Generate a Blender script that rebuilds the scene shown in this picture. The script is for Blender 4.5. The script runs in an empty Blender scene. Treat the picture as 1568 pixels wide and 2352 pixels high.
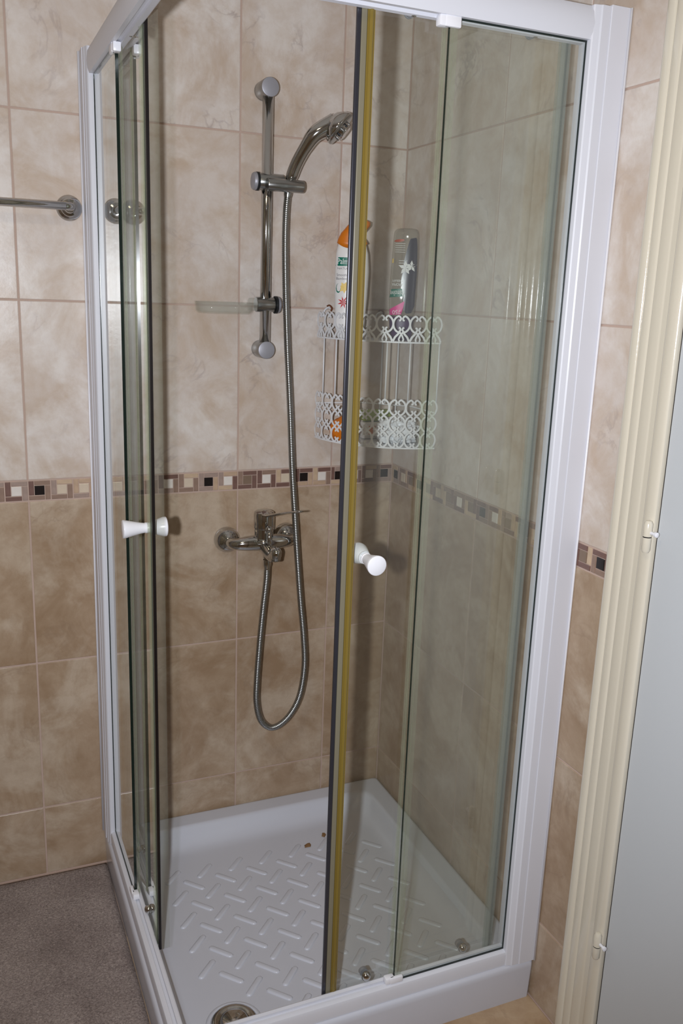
import bpy, bmesh, math, random
from mathutils import Vector, Matrix, noise

sc = bpy.context.scene
COL = sc.collection
random.seed(7)

# ------------------------------------------------------------------ camera
# world: back wall = plane y 0, right wall = plane x 0, floor z 0, metres
CAM = Vector((-1.0734, -2.1221, 1.4813))
YAW, PITCH, ROLL, FPX = math.radians(23.6428), math.radians(-13.8453), math.radians(2.0888), 2042.98
_f = Vector((math.sin(YAW) * math.cos(PITCH), math.cos(YAW) * math.cos(PITCH), math.sin(PITCH)))
_r0 = Vector((math.cos(YAW), -math.sin(YAW), 0))
_u0 = _r0.cross(_f)
_r = _r0 * math.cos(ROLL) + _u0 * math.sin(ROLL)
_u = -_r0 * math.sin(ROLL) + _u0 * math.cos(ROLL)
cam_d = bpy.data.cameras.new('camera')
cam = bpy.data.objects.new('camera', cam_d)
COL.objects.link(cam)
cam.matrix_world = Matrix(((_r.x, _u.x, -_f.x, CAM.x), (_r.y, _u.y, -_f.y, CAM.y), (_r.z, _u.z, -_f.z, CAM.z), (0, 0, 0, 1)))
cam_d.sensor_fit = 'VERTICAL'
cam_d.sensor_height = 24.0
cam_d.lens = FPX / 2352 * 24.0
cam_d.clip_start = 0.02
sc.camera = cam

def at(px, py, axis, val):
    """point where the photo's pixel ray meets the plane axis = val"""
    d = _f * FPX + _r * (px - 784) - _u * (py - 1176)
    return CAM + d * ((val - CAM[axis]) / d[axis])

# ------------------------------------------------------------------ light
wd = bpy.data.worlds.new('world')
sc.world = wd
wd.use_nodes = True
wd.node_tree.nodes['Background'].inputs[0].default_value = (0.02, 0.02, 0.02, 1)
wd.node_tree.nodes['Background'].inputs[1].default_value = 0.0

# the camera's built-in flash, a hand's width left of the lens
fl_d = bpy.data.lights.new('camera_flash', 'SPOT')
fl_d.energy = 99
fl_d.color = (0.90, 0.935, 1.0)
fl_d.spot_size = math.radians(104)
fl_d.spot_blend = 0.75
fl_d.shadow_soft_size = 0.016
fl = bpy.data.objects.new('camera_flash', fl_d)
COL.objects.link(fl)
fl.location = (-1.180, -2.10, 1.476)
fl.rotation_euler = (_f + Vector((0, 0, 0.10))).to_track_quat('-Z', 'Y').to_euler()

# warm lamp under the ceiling
lp_d = bpy.data.lights.new('ceiling_lamp_light', 'AREA')
lp_d.shape = 'DISK'
lp_d.size = 0.28
lp_d.energy = 3.6
lp_d.color = (1.0, 0.84, 0.58)
lp = bpy.data.objects.new('ceiling_lamp_light', lp_d)
COL.objects.link(lp)
lp.location = (-1.05, -1.45, 2.36)

sc.view_settings.view_transform = 'Standard'
sc.view_settings.look = 'None'
sc.view_settings.gamma = 1.0
sc.view_settings.use_curve_mapping = False
sc.view_settings.exposure = 0.13
sc.cycles.transparent_max_bounces = 32
sc.cycles.max_bounces = 12
sc.cycles.use_denoising = True

# ------------------------------------------------------------------ materials
def lin(c):
    out = []
    for v in c[:3]:
        v /= 255.0
        out.append(v / 12.92 if v <= 0.04045 else ((v + 0.055) / 1.055) ** 2.4)
    return (*out, 1.0)

def new_mat(name):
    m = bpy.data.materials.new(name)
    m.use_nodes = True
    nt = m.node_tree
    for n in list(nt.nodes):
        nt.nodes.remove(n)
    out = nt.nodes.new('ShaderNodeOutputMaterial')
    return m, nt, out

def N(nt, kind, **kw):
    n = nt.nodes.new(kind)
    for k, v in kw.items():
        if k in n.inputs.keys():
            n.inputs[k].default_value = v
        else:
            setattr(n, k, v)
    return n

def simple(name, col, rough=0.5, metal=0.0, bump=0.0, bscale=200.0, spec=0.5, var=0.0, vscale=8.0, coat=0.0):
    m, nt, out = new_mat(name)
    b = N(nt, 'ShaderNodeBsdfPrincipled')
    b.inputs['Base Color'].default_value = lin(col)
    b.inputs['Roughness'].default_value = rough
    b.inputs['Metallic'].default_value = metal
    b.inputs['Specular IOR Level'].default_value = spec
    b.inputs['Coat Weight'].default_value = coat
    tc = N(nt, 'ShaderNodeTexCoord')
    if var > 0:
        nz = N(nt, 'ShaderNodeTexNoise', Scale=vscale, Detail=4.0)
        nt.links.new(tc.outputs['Object'], nz.inputs['Vector'])
        mx = N(nt, 'ShaderNodeMix', data_type='RGBA')
        c = lin(col)
        mx.inputs['A'].default_value = tuple(min(1, x * (1 - var)) for x in c[:3]) + (1,)
        mx.inputs['B'].default_value = tuple(min(1, x * (1 + var)) for x in c[:3]) + (1,)
        nt.links.new(nz.outputs['Fac'], mx.inputs['Factor'])
        nt.links.new(mx.outputs['Result'], b.inputs['Base Color'])
    if bump > 0:
        nb = N(nt, 'ShaderNodeTexNoise', Scale=bscale, Detail=2.0)
        nt.links.new(tc.outputs['Object'], nb.inputs['Vector'])
        bp_ = N(nt, 'ShaderNodeBump', Strength=bump, Distance=0.002)
        nt.links.new(nb.outputs['Fac'], bp_.inputs['Height'])
        nt.links.new(bp_.outputs['Normal'], b.inputs['Normal'])
    nt.links.new(b.outputs[0], out.inputs[0])
    return m

def stone(name, base, light, dark, vein, rough=0.28, lightamt=0.5, veinamt=0.5):
    """glazed stone-look tile: cloudy patches and fine dark veins, different on each tile"""
    m, nt, out = new_mat(name)
    L = nt.links.new
    b = N(nt, 'ShaderNodeBsdfPrincipled')
    b.inputs['Roughness'].default_value = rough
    b.inputs['Specular IOR Level'].default_value = 0.4
    tc = N(nt, 'ShaderNodeTexCoord')
    oi = N(nt, 'ShaderNodeObjectInfo')
    mw = N(nt, 'ShaderNodeMath', operation='MULTIPLY')
    L(oi.outputs['Random'], mw.inputs[0]); mw.inputs[1].default_value = 60.0
    def nz(scale, detail, rgh=0.55, dist=0.0, off=0.0):
        n = N(nt, 'ShaderNodeTexNoise', noise_dimensions='4D')
        n.inputs['Scale'].default_value = scale
        n.inputs['Detail'].default_value = detail
        n.inputs['Roughness'].default_value = rgh
        n.inputs['Distortion'].default_value = dist
        L(tc.outputs['Object'], n.inputs['Vector'])
        a = N(nt, 'ShaderNodeMath', operation='ADD')
        L(mw.outputs[0], a.inputs[0]); a.inputs[1].default_value = off
        L(a.outputs[0], n.inputs['W'])
        return n
    def ramp(src, p0, p1):
        r = N(nt, 'ShaderNodeValToRGB')
        r.color_ramp.elements[0].position = p0
        r.color_ramp.elements[1].position = p1
        L(src.outputs['Fac'], r.inputs['Fac'])
        return r
    def mix(fac, a, bb, amt=1.0):
        x = N(nt, 'ShaderNodeMix', data_type='RGBA')
        mm = N(nt, 'ShaderNodeMath', operation='MULTIPLY')
        L(fac.outputs['Color'], mm.inputs[0]); mm.inputs[1].default_value = amt
        L(mm.outputs[0], x.inputs['Factor'])
        if hasattr(a, 'outputs'): L(a.outputs['Result'], x.inputs['A'])
        else: x.inputs['A'].default_value = lin(a)
        x.inputs['B'].default_value = lin(bb)
        return x
    c1 = mix(ramp(nz(6.0, 7, 0.66, 0.9), 0.42, 0.62), base, dark, 0.85)
    c2 = mix(ramp(nz(4.0, 7, 0.62, 1.1, 11.0), 0.46, 0.60), c1, light, lightamt)
    # thin broken veins where a noise crosses its middle value, kept to a few patches
    vn = nz(6.0, 5, 0.55, 1.8, 23.0)
    s = N(nt, 'ShaderNodeMath', operation='SUBTRACT'); L(vn.outputs['Fac'], s.inputs[0]); s.inputs[1].default_value = 0.5
    ab = N(nt, 'ShaderNodeMath', operation='ABSOLUTE'); L(s.outputs[0], ab.inputs[0])
    vr = N(nt, 'ShaderNodeValToRGB')
    vr.color_ramp.elements[0].position = 0.0; vr.color_ramp.elements[0].color = (1, 1, 1, 1)
    vr.color_ramp.elements[1].position = 0.03; vr.color_ramp.elements[1].color = (0, 0, 0, 1)
    L(ab.outputs[0], vr.inputs['Fac'])
    pm = ramp(nz(7.0, 3, 0.5, 0.0, 37.0), 0.52, 0.68)
    mv = N(nt, 'ShaderNodeMath', operation='MULTIPLY')
    L(vr.outputs['Color'], mv.inputs[0]); L(pm.outputs['Color'], mv.inputs[1])
    x = N(nt, 'ShaderNodeMix', data_type='RGBA')
    m2 = N(nt, 'ShaderNodeMath', operation='MULTIPLY'); L(mv.outputs[0], m2.inputs[0]); m2.inputs[1].default_value = veinamt
    L(m2.outputs[0], x.inputs['Factor']); L(c2.outputs['Result'], x.inputs['A']); x.inputs['B'].default_value = lin(vein)
    fine = mix(ramp(nz(34.0, 6, 0.7, 0.3, 51.0), 0.42, 0.74), x, dark, 0.45)
    L(fine.outputs['Result'], b.inputs['Base Color'])
    bm_ = N(nt, 'ShaderNodeBump', Strength=0.25, Distance=0.0015)
    L(nz(28.0, 5, 0.6, 0.0, 70.0).outputs['Fac'], bm_.inputs['Height'])
    L(bm_.outputs['Normal'], b.inputs['Normal'])
    L(b.outputs[0], out.inputs[0])
    return m

def glassy(name, tint, dirt=0.03, refl_rough=0.0, dirtcol=(200, 200, 190), ior=1.5, streak=True):
    """clear sheet: tinted see-through, mirror-like by angle, with a thin film of dried soap"""
    m, nt, out = new_mat(name)
    L = nt.links.new
    tr = N(nt, 'ShaderNodeBsdfTransparent'); tr.inputs['Color'].default_value = (*tint, 1)
    gl = N(nt, 'ShaderNodeBsdfGlossy'); gl.inputs['Roughness'].default_value = refl_rough
    gl.inputs['Color'].default_value = (0.95, 0.97, 0.96, 1)
    fr = N(nt, 'ShaderNodeFresnel', IOR=ior)
    mx = N(nt, 'ShaderNodeMixShader')
    # a thin sheet: only the face turned to the ray mirrors, both mirrorings of the sheet counted there
    ge = N(nt, 'ShaderNodeNewGeometry')
    inv = N(nt, 'ShaderNodeMath', operation='SUBTRACT'); inv.inputs[0].default_value = 1.0; L(ge.outputs['Backfacing'], inv.inputs[1])
    ff = N(nt, 'ShaderNodeMath', operation='MULTIPLY'); L(fr.outputs[0], ff.inputs[0]); L(inv.outputs[0], ff.inputs[1])
    f2 = N(nt, 'ShaderNodeMath', operation='MULTIPLY', use_clamp=True); L(ff.outputs[0], f2.inputs[0]); f2.inputs[1].default_value = 1.8
    L(f2.outputs[0], mx.inputs[0]); L(tr.outputs[0], mx.inputs[1]); L(gl.outputs[0], mx.inputs[2])
    last = mx
    if dirt > 0:
        df = N(nt, 'ShaderNodeBsdfDiffuse'); df.inputs['Color'].default_value = lin(dirtcol)
        tl = N(nt, 'ShaderNodeBsdfTranslucent'); tl.inputs['Color'].default_value = lin(dirtcol)
        ad = N(nt, 'ShaderNodeMixShader'); ad.inputs[0].default_value = 0.35
        L(df.outputs[0], ad.inputs[1]); L(tl.outputs[0], ad.inputs[2])
        tc = N(nt, 'ShaderNodeTexCoord')
        mp = N(nt, 'ShaderNodeMapping'); mp.inputs['Scale'].default_value = (30, 30, 3.0)
        L(tc.outputs['Object'], mp.inputs['Vector'])
        nz = N(nt, 'ShaderNodeTexNoise', Scale=1.0, Detail=6.0)
        L(mp.outputs[0], nz.inputs['Vector'])
        mr = N(nt, 'ShaderNodeMapRange')
        mr.inputs['From Min'].default_value = 0.3; mr.inputs['From Max'].default_value = 0.75
        mr.inputs['To Min'].default_value = dirt * 0.8; mr.inputs['To Max'].default_value = dirt * 1.25
        L(nz.outputs['Fac'], mr.inputs['Value'])
        m3 = N(nt, 'ShaderNodeMixShader')
        L(mr.outputs[0], m3.inputs[0]); L(mx.outputs[0], m3.inputs[1]); L(ad.outputs[0], m3.inputs[2])
        last = m3
    L(last.outputs[0], out.inputs[0])
    return m

def plastic_clear(name, col, opac, rough=0.25, tint=None):
    """see-through plastic strip"""
    m, nt, out = new_mat(name)
    L = nt.links.new
    tr = N(nt, 'ShaderNodeBsdfTransparent'); c = lin(col); tr.inputs['Color'].default_value = tuple(min(1, v ** 0.35) for v in c[:3]) + (1,)
    if tint:
        tr.inputs['Color'].default_value = (*tint, 1)
    pb = N(nt, 'ShaderNodeBsdfPrincipled'); pb.inputs['Base Color'].default_value = c
    pb.inputs['Roughness'].default_value = rough
    mx = N(nt, 'ShaderNodeMixShader'); mx.inputs[0].default_value = opac
    L(tr.outputs[0], mx.inputs[1]); L(pb.outputs[0], mx.inputs[2]); L(mx.outputs[0], out.inputs[0])
    return m

def towelling(name):
    m, nt, out = new_mat(name)
    L = nt.links.new
    b = N(nt, 'ShaderNodeBsdfPrincipled'); b.inputs['Roughness'].default_value = 0.95
    b.inputs['Specular IOR Level'].default_value = 0.1
    tc = N(nt, 'ShaderNodeTexCoord')
    n1 = N(nt, 'ShaderNodeTexNoise', Scale=230.0, Detail=5.0, Roughness=0.7, Distortion=0.8)
    n2 = N(nt, 'ShaderNodeTexNoise', Scale=9.0, Detail=3.0)
    L(tc.outputs['Object'], n1.inputs['Vector']); L(tc.outputs['Object'], n2.inputs['Vector'])
    r = N(nt, 'ShaderNodeValToRGB')
    e = r.color_ramp.elements
    e[0].position = 0.36; e[0].color = lin((140, 128, 124)); e[1].position = 0.62; e[1].color = lin((196, 182, 176))
    L(n1.outputs['Fac'], r.inputs['Fac'])
    mx = N(nt, 'ShaderNodeMix', data_type='RGBA', blend_type='MULTIPLY')
    r2 = N(nt, 'ShaderNodeValToRGB')
    r2.color_ramp.elements[0].position = 0.3; r2.color_ramp.elements[0].color = (0.72, 0.70, 0.70, 1)
    r2.color_ramp.elements[1].position = 0.7; r2.color_ramp.elements[1].color = (1, 1, 1, 1)
    L(n2.outputs['Fac'], r2.inputs['Fac'])
    mx.inputs['Factor'].default_value = 1.0
    L(r.outputs['Color'], mx.inputs['A']); L(r2.outputs['Color'], mx.inputs['B'])
    L(mx.outputs['Result'], b.inputs['Base Color'])
    bb = N(nt, 'ShaderNodeBump', Strength=0.9, Distance=0.004)
    L(n1.outputs['Fac'], bb.inputs['Height']); L(bb.outputs['Normal'], b.inputs['Normal'])
    L(b.outputs[0], out.inputs[0])
    return m

M = {}
M['tile_hi'] = stone('glazed_tile_cream', (207, 196, 188), (224, 218, 213), (188, 167, 147), (150, 134, 132), lightamt=0.70, veinamt=0.55)
M['tile_lo'] = stone('glazed_tile_tan', (174, 152, 129), (200, 185, 167), (148, 122, 96), (118, 94, 76), lightamt=0.60, veinamt=0.25)
M['tile_floor'] = stone('floor_tile_beige', (186, 160, 130), (206, 186, 160), (160, 130, 100), (120, 92, 72), lightamt=0.4, veinamt=0.3)
M['tile_plain'] = simple('plain_tile_cream', (196, 178, 160), 0.3, var=0.12, vscale=5)
M['grout'] = simple('grout', (186, 163, 150), 0.9, bump=0.3, var=0.08)
M['white_ac'] = simple('white_acrylic', (202, 204, 214), 0.22, spec=0.5, coat=0.2)
M['white_al'] = simple('white_lacquered_aluminium', (214, 215, 223), 0.35)
M['white_pl'] = simple('white_plastic', (232, 232, 238), 0.28)
M['white_wire'] = simple('white_coated_metal', (226, 228, 232), 0.4, var=0.05, vscale=60)
M['grey_al'] = simple('grey_underside', (170, 166, 168), 0.4)
M['rust'] = simple('rust', (110, 62, 34), 0.9)
M['chrome'] = simple('chrome', (196, 196, 195), 0.10, metal=1.0)
M['chrome_b'] = simple('brushed_chrome', (164, 166, 166), 0.26, metal=1.0)
M['satin'] = simple('satin_grey_cap', (160, 160, 168), 0.45, metal=0.35)
M['black'] = simple('black_rubber', (22, 24, 28), 0.5)
M['gap_shade'] = simple('painted_gap_shade', (36, 32, 30), 0.8)  # near-black colour standing in for the shade inside narrow gaps
M['glass'] = glassy('shower_glass', (0.970, 0.980, 0.966), dirt=0.055)
M['glass_door'] = glassy('sliding_door_glass', (0.958, 0.970, 0.952), dirt=0.022)
M['glass_edge'] = simple('glass_edge_green', (20, 32, 28), 0.15)
M['seal'] = plastic_clear('clear_seal', (196, 198, 180), 0.09, 0.14, (0.93, 0.945, 0.91))
M['seal_grey'] = plastic_clear('grey_seal', (176, 184, 186), 0.20, 0.2, (0.92, 0.94, 0.93))
M['seal_olive'] = simple('aged_seal_olive', (122, 116, 98), 0.3)
M['seal_gold'] = simple('aged_seal_yellow', (122, 103, 46), 0.26)
M['magnet'] = simple('magnet_strip', (70, 70, 78), 0.22, metal=0.55)
M['magnet_dk'] = simple('magnet_strip_black', (24, 20, 20), 0.25)
M['fin'] = plastic_clear('clear_fin', (190, 190, 180), 0.05, 0.2, (0.955, 0.96, 0.945))
M['clear'] = plastic_clear('clear_plastic', (218, 218, 212), 0.11, 0.08, (0.97, 0.975, 0.965))
M['cream_paint'] = simple('cream_gloss_paint', (214, 206, 189), 0.14, bump=0.10, bscale=120, coat=0.4)
M['door_paint'] = simple('grey_white_paint', (196, 200, 204), 0.42, bump=0.05, bscale=300)
M['ceiling'] = simple('ceiling_paint', (225, 222, 215), 0.9)
M['mat'] = towelling('towelling')
M['orange'] = simple('orange_plastic', (208, 116, 22), 0.35)
M['bottle_w'] = simple('bottle_white', (232, 230, 228), 0.3)
M['teal'] = simple('teal_print', (0, 112, 92), 0.4)
M['print_w'] = simple('white_print', (236, 238, 236), 0.5)
M['print_g'] = simple('grey_print', (120, 116, 120), 0.5)
M['print_r'] = simple('red_print', (196, 40, 48), 0.5)
M['print_y'] = simple('yellow_print', (240, 208, 120), 0.5)
M['pink'] = simple('pink_sticker', (226, 52, 146), 0.4)
M['purple'] = simple('dark_purple_plastic', (58, 22, 78), 0.3)
M['navy'] = simple('navy_print', (52, 50, 66), 0.25)
M['gel'] = plastic_clear('clear_gel_bottle', (178, 172, 162), 0.30, 0.10, (0.90, 0.89, 0.86))
M['green_soft'] = simple('green_wrapper', (146, 164, 70), 0.45)
M['puff'] = simple('white_mesh', (232, 234, 238), 0.7, bump=0.8, bscale=90)
M['leaf'] = simple('dry_leaf', (128, 96, 62), 0.8)
M['lamp_glass'] = simple('opal_glass', (240, 236, 226), 0.3)
for nm, c in dict(m_white=(222, 215, 208), m_cream=(206, 190, 170), m_black=(30, 24, 24), m_taupe=(126, 106, 90)).items():
    M[nm] = simple('mosaic_' + nm[2:], c, 0.22, var=0.10, vscale=40)
MBAR = [simple('mosaic_bar_%s' % n, c, 0.3, var=0.22, vscale=60) for n, c in
        (('brown', (116, 88, 80)), ('taupe', (142, 118, 104)), ('tan', (184, 158, 134)), ('grey', (158, 138, 128)), ('sand', (192, 168, 142)))]

# ------------------------------------------------------------------ helpers
ORG = {}

def link(name, me, mat, parent=None, org=(0, 0, 0), smooth=False, mats=None):
    o = bpy.data.objects.new(name, me)
    COL.objects.link(o)
    if len(me.materials) == 0:
        for mm in ([mat] if not mats else mats):
            me.materials.append(M[mm] if isinstance(mm, str) else mm)
    if smooth:
        for p in me.polygons:
            p.use_smooth = True
    if parent is not None:
        o.parent = parent
    else:
        o.location = org
        ORG[o.name] = Vector(org)
    return o

def root_org(p):
    while p.parent is not None:
        p = p.parent
    return ORG[p.name]

def obj(name, bm, mat, parent=None, org=(0, 0, 0), smooth=False, mats=None, auto=None):
    """finish a bmesh built in world coordinates as one object"""
    if parent is not None:
        org = root_org(parent)
    bmesh.ops.translate(bm, verts=bm.verts, vec=-Vector(org))
    bmesh.ops.recalc_face_normals(bm, faces=bm.faces)
    me = bpy.data.meshes.new(name)
    bm.to_mesh(me)
    bm.free()
    o = link(name, me, mat, parent, org, smooth, mats)
    if auto is not None:
        for p in me.polygons:
            p.use_smooth = True
        try:
            me.set_sharp_from_angle(angle=math.radians(auto))
        except Exception:
            pass
    return o

def thing(name, label, cat, loc, group=None):
    o = bpy.data.objects.new(name, None)
    COL.objects.link(o)
    o.location = loc
    o.empty_display_size = 0.05
    ORG[o.name] = Vector(loc)
    return tag(o, label, cat, group)

def tag(o, label, cat, group=None):
    o['label'] = label
    o['category'] = cat
    if group:
        o['group'] = group
    return o

def struct(o, label=None):
    o['kind'] = 'structure'
    if label:
        o['label'] = label
    return o

def B():
    return bmesh.new()

def box(bm, x0, x1, y0, y1, z0, z1, bev=0.0, mi=0, seg=2):
    x0, x1 = min(x0, x1), max(x0, x1)
    y0, y1 = min(y0, y1), max(y0, y1)
    z0, z1 = min(z0, z1), max(z0, z1)
    t = bmesh.new()
    bmesh.ops.create_cube(t, size=1.0)
    for v in t.verts:
        v.co = Vector(((x0 + x1) / 2 + v.co.x * (x1 - x0), (y0 + y1) / 2 + v.co.y * (y1 - y0), (z0 + z1) / 2 + v.co.z * (z1 - z0)))
    if bev > 0:
        bmesh.ops.bevel(t, geom=list(t.edges), offset=bev, segments=seg, affect='EDGES', profile=0.5)
    merge(bm, t, mi)
    return bm

def merge(bm, t, mi=0):
    vm = {}
    for v in t.verts:
        vm[v] = bm.verts.new(v.co)
    for f in t.faces:
        try:
            nf = bm.faces.new([vm[v] for v in f.verts])
            nf.material_index = mi
        except ValueError:
            pass
    t.free()

def frame_of(d):
    d = Vector(d).normalized()
    a = Vector((0, 0, 1)) if abs(d.z) < 0.9 else Vector((1, 0, 0))
    u = d.cross(a).normalized()
    v = d.cross(u).normalized()
    return d, u, v

def lathe(bm, base, axis, prof, seg=28, mi=0, sx=1.0, sy=1.0, up=None):
    """prof: list of (distance along axis, radius); closed at both ends"""
    d, u, v = frame_of(axis)
    if up is not None:
        v = (Vector(up) - d * Vector(up).dot(d)).normalized()
        u = v.cross(d)
    base = Vector(base)
    rings = []
    for h, r in prof:
        if r <= 1e-6:
            rings.append([bm.verts.new(base + d * h)])
        else:
            rings.append([bm.verts.new(base + d * h + u * (r * sx * math.cos(2 * math.pi * i / seg)) + v * (r * sy * math.sin(2 * math.pi * i / seg))) for i in range(seg)])
    for a, b in zip(rings[:-1], rings[1:]):
        for i in range(seg):
            j = (i + 1) % seg
            va = [a[0]] if len(a) == 1 else [a[i], a[j]]
            vb = [b[0]] if len(b) == 1 else [b[j], b[i]]
            if len(va) + len(vb) >= 3:
                f = bm.faces.new(va + vb)
                f.material_index = mi
    for r, rev in ((rings[0], True), (rings[-1], False)):
        if len(r) > 1:
            f = bm.faces.new(list(reversed(r)) if rev else r)
            f.material_index = mi
    return bm

def smooth_path(pts, n=10):
    """Catmull-Rom through the points"""
    pts = [Vector(p) for p in pts]
    out = []
    for i in range(len(pts) - 1):
        p0 = pts[max(0, i - 1)]; p1 = pts[i]; p2 = pts[i + 1]; p3 = pts[min(len(pts) - 1, i + 2)]
        for k in range(n):
            t = k / n
            out.append(0.5 * ((2 * p1) + (-p0 + p2) * t + (2 * p0 - 5 * p1 + 4 * p2 - p3) * t * t + (-p0 + 3 * p1 - 3 * p2 + p3) * t ** 3))
    out.append(pts[-1])
    return out

def tube(bm, pts, rad, seg=12, mi=0, cap=True):
    pts = [Vector(p) for p in pts]
    n = len(pts)
    rr = rad if callable(rad) else (lambda t: rad)
    tang = [(pts[min(i + 1, n - 1)] - pts[max(i - 1, 0)]).normalized() for i in range(n)]
    d, u, v = frame_of(tang[0])
    rings = []
    for i in range(n):
        t = tang[i]
        u = (u - t * u.dot(t))
        u = u.normalized() if u.length > 1e-6 else frame_of(t)[1]
        v = t.cross(u)
        r = rr(i / (n - 1))
        rings.append([bm.verts.new(pts[i] + u * (r * math.cos(2 * math.pi * k / seg)) + v * (r * math.sin(2 * math.pi * k / seg))) for k in range(seg)])
    for a, b in zip(rings[:-1], rings[1:]):
        for i in range(seg):
            j = (i + 1) % seg
            f = bm.faces.new((a[i], a[j], b[j], b[i]))
            f.material_index = mi
    if cap:
        bm.faces.new(list(reversed(rings[0]))).material_index = mi
        bm.faces.new(rings[-1]).material_index = mi
    return bm

def extrude(bm, poly, place, a, b, mi=0):
    """poly: list of 2-D points; place(p, t) -> world point; swept straight from t=a to t=b"""
    r0 = [bm.verts.new(place(p, a)) for p in poly]
    r1 = [bm.verts.new(place(p, b)) for p in poly]
    n = len(poly)
    for i in range(n):
        j = (i + 1) % n
        bm.faces.new((r0[i], r0[j], r1[j], r1[i])).material_index = mi
    bm.faces.new(list(reversed(r0))).material_index = mi
    bm.faces.new(r1).material_index = mi
    return bm

# ------------------------------------------------------------------ room shell
RX, RY, RZ = -2.05, -2.80, 2.42          # left wall, wall behind the camera, ceiling
GR = 0.0021                              # half joint width
DEP = 0.0016                             # joint depth

b = B(); box(b, RX - 0.1, 0.1, 0.0016, 0.10, -0.1, RZ + 0.1)
wall_back = struct(obj('wall_back', b, 'grout'), 'wall of cream stone-look tiles with a mosaic border behind the shower')
b = B(); box(b, 0.0016, 0.10, RY - 0.1, 0.0016, -0.1, RZ + 0.1)
wall_right = struct(obj('wall_right', b, 'grout'), 'wall of cream stone-look tiles beside the shower, with the door in it')
b = B(); box(b, RX - 0.1, RX, RY - 0.1, 0.0016, -0.1, RZ + 0.1)
struct(obj('wall_left', b, 'tile_plain'), 'plain cream tiled wall opposite the door')
b = B(); box(b, RX - 0.1, 0.1, RY - 0.1, RY, -0.1, RZ + 0.1)
struct(obj('wall_front', b, 'tile_plain'), 'plain cream wall facing the shower')
b = B(); box(b, RX - 0.1, 0.1, RY - 0.1, 0.1, RZ, RZ + 0.1)
struct(obj('ceiling', b, 'ceiling'), 'plain off-white ceiling')
b = B(); box(b, RX - 0.1, 0.1, RY - 0.1, 0.1, -0.1, -0.002)
floor = struct(obj('floor', b, 'grout'), 'beige tiled bathroom floor')

MESHES = {}

def tile_mesh(w, h, name, mat, t=DEP, inset=0.0011, deep=0.005):
    """a tile lying in local XY, its face at z = 0, body below"""
    key = (name, round(w, 4), round(h, 4), mat if isinstance(mat, str) else mat.name)
    if key in MESHES:
        return MESHES[key]
    bm = B()
    rings = []
    for hw, hh, z in ((w / 2, h / 2, -deep), (w / 2, h / 2, -inset * 0.55), (w / 2 - inset, h / 2 - inset, 0.0)):
        rings.append([bm.verts.new((sx * hw, sy * hh, z)) for sx, sy in ((-1, -1), (1, -1), (1, 1), (-1, 1))])
    for a, c in zip(rings[:-1], rings[1:]):
        for i in range(4):
            j = (i + 1) % 4
            bm.faces.new((a[i], a[j], c[j], c[i]))
    bm.faces.new(rings[-1])
    bm.faces.new(list(reversed(rings[0])))
    me = bpy.data.meshes.new(name)
    bm.to_mesh(me); bm.free()
    me.materials.append(M[mat] if isinstance(mat, str) else mat)
    MESHES[key] = me
    return me

ROT = {'back': Matrix(((1, 0, 0), (0, 0, -1), (0, 1, 0))).to_4x4(),      # local x->+X, y->+Z, z->-Y
       'right': Matrix(((0, 0, -1), (-1, 0, 0), (0, 1, 0))).to_4x4(),    # local x->-Y, y->+Z, z->-X
       'floor': Matrix.Identity(4)}

def place_tile(side, a0, a1, c0, c1, mat, parent, name='tile', gap=GR, proud=0.0, jit=0.0):
    """a: along the wall (x for back, distance from corner for right), c: height"""
    w, h = a1 - a0 - 2 * gap, c1 - c0 - 2 * gap
    if w < 0.004 or h < 0.004:
        return
    o = bpy.data.objects.new(name, tile_mesh(w, h, name, mat))
    COL.objects.link(o)
    o.parent = parent
    am, cm = (a0 + a1) / 2, (c0 + c1) / 2
    if side == 'back':
        T = Matrix.Translation((am, -proud, cm))
    elif side == 'right':
        T = Matrix.Translation((-proud, -am, cm))
    else:
        T = Matrix.Translation((am, cm, proud))
    J = Matrix.Rotation(random.uniform(-jit, jit), 4, 'X') @ Matrix.Rotation(random.uniform(-jit, jit), 4, 'Y')
    o.matrix_local = T @ ROT[side] @ J
    return o

ZS = [0.0, 0.1908, 0.5828, 0.9871]
ZT = [1.0357, 1.4411, 1.8327, 2.2290, RZ]
XB = [RX, -1.950, -1.695, -1.4425, -1.190, -0.935, -0.685, -0.4336, -0.1786, 0.0]
YR = [0.0, 0.179, 0.4346, 0.6926, 0.945]
for side, As, par in (('back', XB, wall_back), ('right', YR, wall_right)):
    for a0, a1 in zip(As[:-1], As[1:]):
        for z0, z1 in zip(ZS[:-1], ZS[1:]):
            place_tile(side, a0, a1, z0, z1, 'tile_lo', par, jit=0.0006)
        for z0, z1 in zip(ZT[:-1], ZT[1:]):
            place_tile(side, a0, a1, z0, z1, 'tile_hi', par, jit=0.0006)
# tiles on the right wall beyond the door and above it
for a0, a1 in zip([2.02, 2.27, 2.53], [2.27, 2.53, 2.79]):
    for z0, z1 in zip(ZS[:-1], ZS[1:]):
        place_tile('right', a0, a1, z0, z1, 'tile_lo', wall_right)
    for z0, z1 in zip(ZT[:-1], ZT[1:]):
        place_tile('right', a0, a1, z0, z1, 'tile_hi', wall_right)
for a0, a1 in zip([0.945, 1.21, 1.48, 1.75], [1.21, 1.48, 1.75, 2.02]):
    place_tile('right', a0, a1, 2.12, RZ, 'tile_hi', wall_right)

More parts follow.
